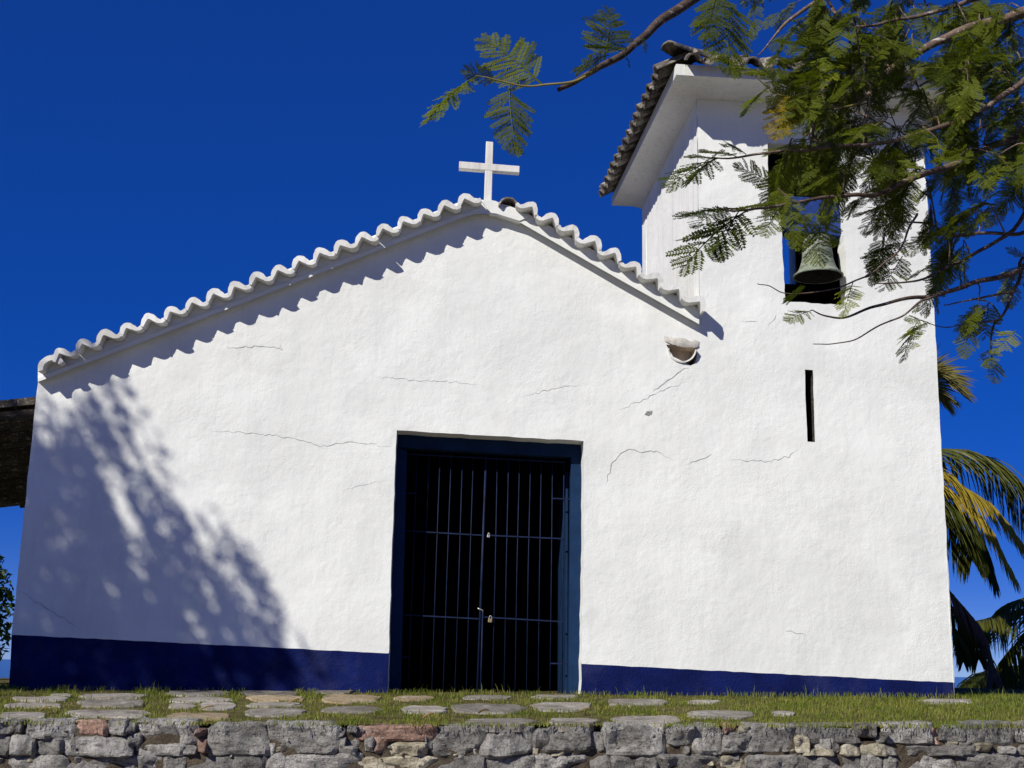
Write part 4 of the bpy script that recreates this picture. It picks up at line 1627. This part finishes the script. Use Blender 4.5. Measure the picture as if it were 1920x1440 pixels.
# ------------------------------------------------------------------ coconut palms behind, right
def frond(parent, pl, Y0, Y1, mat, ll, nleaf=46, droop=1.0, t0=0.12, wd=0.020, seed=0, stem='palm', side_only=None):
    ll *= 1.2
    wd *= 0.85
    nleaf = int(nleaf * 1.9)
    r = random.Random(seed)
    pw = [P(x, y, lerp(Y0, Y1, i / (len(pl) - 1))) for i, (x, y) in enumerate(pl)]
    sp = spline(pw, 8)
    L = len(sp)
    mb = MB()
    mb.tube(sp, [lerp(.022, .005, i / (L - 1)) for i in range(L)], 6)
    for k in range(nleaf):
        t = t0 + (1 - t0) * k / (nleaf - 1)
        f = t * (L - 1)
        i = min(L - 2, int(f))
        c = sp[i].lerp(sp[i + 1], f - i)
        tg = (sp[i + 1] - sp[i]).normalized()
        sd_ = tg.cross(Vector((0, 0, 1)))
        if sd_.length < .1: sd_ = tg.cross(Vector((0, 1, 0)))
        sd_.normalize()
        up_ = sd_.cross(tg)
        for s in (-1, 1):
            if side_only and s != side_only: continue
            ln = ll * (math.sin(math.pi * (0.18 + .74 * t)) ** .6) * r.uniform(.8, 1.12)
            d = (sd_ * s * r.uniform(.6, .95) + tg * r.uniform(.45, .85) + up_ * r.uniform(.0, .25)).normalized()
            p = c.copy()
            pts_ = [p.copy()]
            NSG = 4
            for q in range(NSG):
                d = (d + Vector((0, 0, -1)) * droop * r.uniform(.25, .42)).normalized()
                p = p + d * ln / NSG
                pts_.append(p.copy())
            b = len(mb.v)
            wv = d.cross(Vector((r.uniform(-.4, .4), 1, r.uniform(-.2, .2)))).normalized()
            for q, pp in enumerate(pts_):
                ww = wd * (0.5, 1.0, .95, .6, .12)[q]
                mb.v += [pp + wv * ww, pp - wv * ww]
            mb.f += [(b + 2 * q, b + 2 * q + 1, b + 2 * q + 3, b + 2 * q + 2) for q in range(NSG)]
    return mb.build('frond', M[mat], parent)


def palm_trunk(parent, base, top):
    sp = spline([base, base.lerp(top, .4) + Vector((.12, 0, 0)), top], 14)
    mb = MB()
    mb.tube(sp, [0.13 * (1.05 + .10 * (i % 2)) * lerp(1.1, .8, i / len(sp)) for i in range(len(sp))], 12)
    mb.build('trunk', M['bark'], parent, True)


Yp = 8.6
pt = P(1690, 930, Yp)
pbase = Vector((pt.x - .25, Yp + .2, gz(pt.x, Yp)))
palm1 = empty('coconut_palm', pbase, 'coconut palm with golden and dark fronds leaning out from behind the tower', 'palm', 'palms behind the chapel')
palm_trunk(palm1, pbase, pt)
frond(palm1, [(1690, 920), (1690, 800), (1715, 715), (1750, 700), (1790, 725)], Yp, Yp - .8, 'palm_pale', 0.80, 90, .18, .35, .015, 1)
frond(palm1, [(1690, 920), (1680, 810), (1700, 735), (1735, 718), (1775, 750)], Yp, Yp - .3, 'palm_pale', 0.75, 70, .25, .35, .015, 18)
frond(palm1, [(1690, 920), (1740, 852), (1800, 845), (1860, 868), (1915, 930), (1950, 1010)], Yp, Yp + .3, 'palm', 1.0, 60, 1.2, .15, .016, 2)
frond(palm1, [(1690, 925), (1750, 882), (1810, 915), (1870, 958), (1930, 1040)], Yp, Yp - .9, 'palm_gold', 0.75, 60, .9, .15, .014, 3)
frond(palm1, [(1690, 930), (1745, 905), (1800, 935), (1850, 985), (1900, 1080)], Yp, Yp - .6, 'palm_gold', 0.7, 54, 1.0, .15, .014, 4)
frond(palm1, [(1690, 930), (1740, 925), (1795, 955), (1835, 1010), (1862, 1080)], Yp, Yp - .2, 'palm', 0.75, 60, 1.3, .15, .015, 5)
frond(palm1, [(1690, 935), (1735, 940), (1775, 970), (1805, 1010), (1822, 1050)], Yp, Yp + .5, 'palm', 0.75, 50, 1.4, .15, .015, 6)
frond(palm1, [(1690, 940), (1740, 1060), (1785, 1114), (1830, 1168), (1853, 1220), (1862, 1275)], Yp, Yp - .3, 'palm_dead', 0.55, 60, 1.6, .2, .013, 7)
frond(palm1, [(1690, 940), (1740, 1080), (1800, 1160), (1825, 1190), (1835, 1235)], Yp, Yp + .4, 'palm', 0.55, 46, 1.6, .35, .016, 8)
frond(palm1, [(1690, 940), (1730, 1100), (1790, 1180), (1803, 1210), (1806, 1240)], Yp, Yp + .2, 'palm', 0.35, 40, 1.6, .35, .016, 9)
for i, (dx, dy) in enumerate(((-180, -60), (-160, 60), (-60, -190), (30, 160), (-120, 170))):
    frond(palm1, [(1690, 925), (1690 + dx * .5, 900 + dy * .5 - 50), (1690 + dx, 925 + dy)], Yp, Yp + 1.5 - i * .5, 'palm', 0.7, 40, 1.1, .15, .016, 20 + i)
Yq = 10.5
pt2 = P(2010, 1175, Yq)
pb2 = Vector((pt2.x + .2, Yq, gz(pt2.x, Yq)))
palm2 = empty('coconut_palm', pb2, 'low dark green coconut palm at the lower right edge behind the lawn', 'palm', 'palms behind the chapel')
palm_trunk(palm2, pb2, pt2)
frond(palm2, [(2010, 1175), (1950, 1140), (1890, 1150), (1850, 1160), (1828, 1166)], Yq, Yq - .6, 'palm', 0.95, 44, 1.2, .1, .018, 11)
frond(palm2, [(2010, 1175), (1960, 1120), (1910, 1125), (1885, 1140), (1878, 1150)], Yq, Yq - .2, 'palm', 0.5, 36, .9, .1, .018, 12)
frond(palm2, [(2010, 1180), (1960, 1170), (1920, 1200), (1895, 1240), (1880, 1290)], Yq, Yq - .3, 'palm', 0.9, 40, 1.2, .1, .018, 13)
frond(palm2, [(2010, 1185), (1960, 1190), (1920, 1250), (1905, 1310)], Yq, Yq + .3, 'palm', 0.9, 40, 1.2, .1, .018, 15)
for i, (dx, dy) in enumerate(((150, -40), (140, 60), (60, -150), (-20, 120))):
    frond(palm2, [(2010, 1175), (2010 + dx * .5, 1150 + dy * .5 - 40), (2010 + dx, 1175 + dy)], Yq, Yq + 1 - i * .5, 'palm', 0.7, 36, 1.1, .15, .018, 40 + i)
Yr = 12.5
pt3 = P(1960, 1330, Yr)
pb3 = Vector((pt3.x, Yr, pt3.z - 2.5))
palm3 = empty('coconut_palm', pb3, 'palm crown rising just above the lawn edge at the lower right', 'palm', 'palms behind the chapel')
palm_trunk(palm3, pb3, pt3)
frond(palm3, [(1960, 1330), (1910, 1262), (1860, 1256), (1825, 1270), (1795, 1298)], Yr, Yr - .8, 'palm', 0.75, 56, 1.4, .05, .02, 14)
frond(palm3, [(1960, 1330), (1930, 1258), (1890, 1250), (1850, 1262), (1830, 1300)], Yr, Yr - .2, 'palm', 0.75, 56, 1.4, .05, .02, 16)
frond(palm3, [(1960, 1330), (1960, 1262), (1930, 1248), (1890, 1258), (1870, 1300)], Yr, Yr + .3, 'palm', 0.75, 50, 1.4, .05, .02, 17)
for i, (dx, dy) in enumerate(((130, -40), (120, 40), (60, -90))):
    frond(palm3, [(1960, 1330), (1960 + dx * .5, 1280 + dy * .5), (1960 + dx, 1320 + dy)], Yr, Yr + .5, 'palm', 0.7, 36, 1.3, .15, .02, 60 + i)


# ------------------------------------------------------------------ broad-leaved plants
def leaf_cloud(name, pts_, size, mat, parent, seed, kind=None):
    r = np.random.default_rng(seed)
    n_ = len(pts_)
    c = np.array(pts_)
    a = r.normal(size=(n_, 3))
    a /= np.linalg.norm(a, axis=1)[:, None]
    b = np.cross(a, r.normal(size=(n_, 3)))
    b /= np.linalg.norm(b, axis=1)[:, None]
    s = (size * r.uniform(.6, 1.3, n_))[:, None]
    v = np.stack([c - a * s, c + b * s * .42, c + a * s, c - b * s * .42], 1).reshape(-1, 3)
    f = [(4 * i, 4 * i + 1, 4 * i + 2, 4 * i + 3) for i in range(n_)]
    o = mk(name, [Vector(x) for x in v.tolist()], f, mat, parent)
    return o


shb = P(22, 1075, 8.6)
shrub = empty('shrub', Vector((shb.x - .4, 8.6, gz(shb.x, 8.6))), 'green shrub beyond the left corner of the chapel', 'shrub')
cl = []
rs = np.random.default_rng(8)
for _ in range(3200):
    v = rs.normal(size=3)
    v = v / np.linalg.norm(v) * (rs.random() ** .4)
    cl.append((shb.x - .72 + v[0] * .8, 8.6 + v[1] * .6, shb.z - .75 + v[2] * 1.45))
leaf_cloud('foliage', cl, 0.075, M['leaf_broad'], shrub, 3)
MB().tube([wloc(shrub), Vector((shb.x - .4, 8.6, shb.z))], [0.05, 0.03], 6).build('stem', M['bark'], shrub)

# the tree standing left of the picture whose crown shades the left of the front wall
SH = [(-260, 640), (75, 728), (150, 705), (230, 690), (262, 740), (300, 800), (340, 880), (395, 935), (440, 985), (490, 1040), (520, 1110), (550, 1175), (585, 1235), (590, 1290), (-260, 1290)]
tb2 = Vector((-12.6, -8.6, LOW_Z))
shade = empty('shade_tree', tb2, 'leafy tree outside the left edge that shades the left of the chapel front', 'tree')
cl = []
rs = random.Random(4)


def edge_dist(x, y, poly):
    best = 9e9
    for i in range(1, len(poly) - 2):
        a, b = poly[i], poly[i + 1]
        dx, dy = b[0] - a[0], b[1] - a[1]
        t_ = max(0, min(1, ((x - a[0]) * dx + (y - a[1]) * dy) / (dx * dx + dy * dy)))
        best = min(best, math.hypot(x - a[0] - dx * t_, y - a[1] - dy * t_))
    return best


cands = []
while len(cands) < 1150:
    x, y = rs.uniform(-260, 610), rs.uniform(640, 1290)
    if inpoly(x, y, SH): cands.append((x, y))
for (x, y) in cands:
    e = edge_dist(x, y, SH)
    if e < 170 and rs.random() > 0.20 + 0.65 * e / 170: continue
    if noise.noise(Vector((x * .012 + y * .006, y * .004 - x * .008, 4.4))) > (0.34 if e < 190 else 0.50): continue
    q = P(x, y, 0)
    t_ = rs.uniform(9.5, 12.5)
    c = q - SUN_D * t_
    for _ in range(30 if e > 90 else 18):
        v = Vector((rs.gauss(0, 1), rs.gauss(0, 1), rs.gauss(0, 1)))
        v = v.normalized() * rs.random() ** .5
        cl.append((c.x + v.x * .055 - v.z * .24, c.y + v.y * .08, c.z + v.z * .46))
leaf_cloud('crown', cl, 0.058, M['leaf_broad'], shade, 5)
top2 = P(60, 1000, 0) - SUN_D * 11
sp = spline([tb2, tb2 + Vector((.1, .1, 1.6)), tb2.lerp(top2, .6) + Vector((-.2, 0, .3)), top2], 8)
MB().tube(sp, [lerp(.22, .06, i / (len(sp) - 1)) for i in range(len(sp))], 10).build('trunk', M['bark'], shade, True)
for k in range(14):
    a = sp[rs.randrange(len(sp) // 2, len(sp))]
    b = Vector(cl[rs.randrange(len(cl))])
    s2 = spline([a, a.lerp(b, .5) + Vector((0, 0, .2)), b], 5)
    MB().tube(s2, [lerp(.035, .008, i / (len(s2) - 1)) for i in range(len(s2))], 6).build('branch', M['bark'], shade, True)
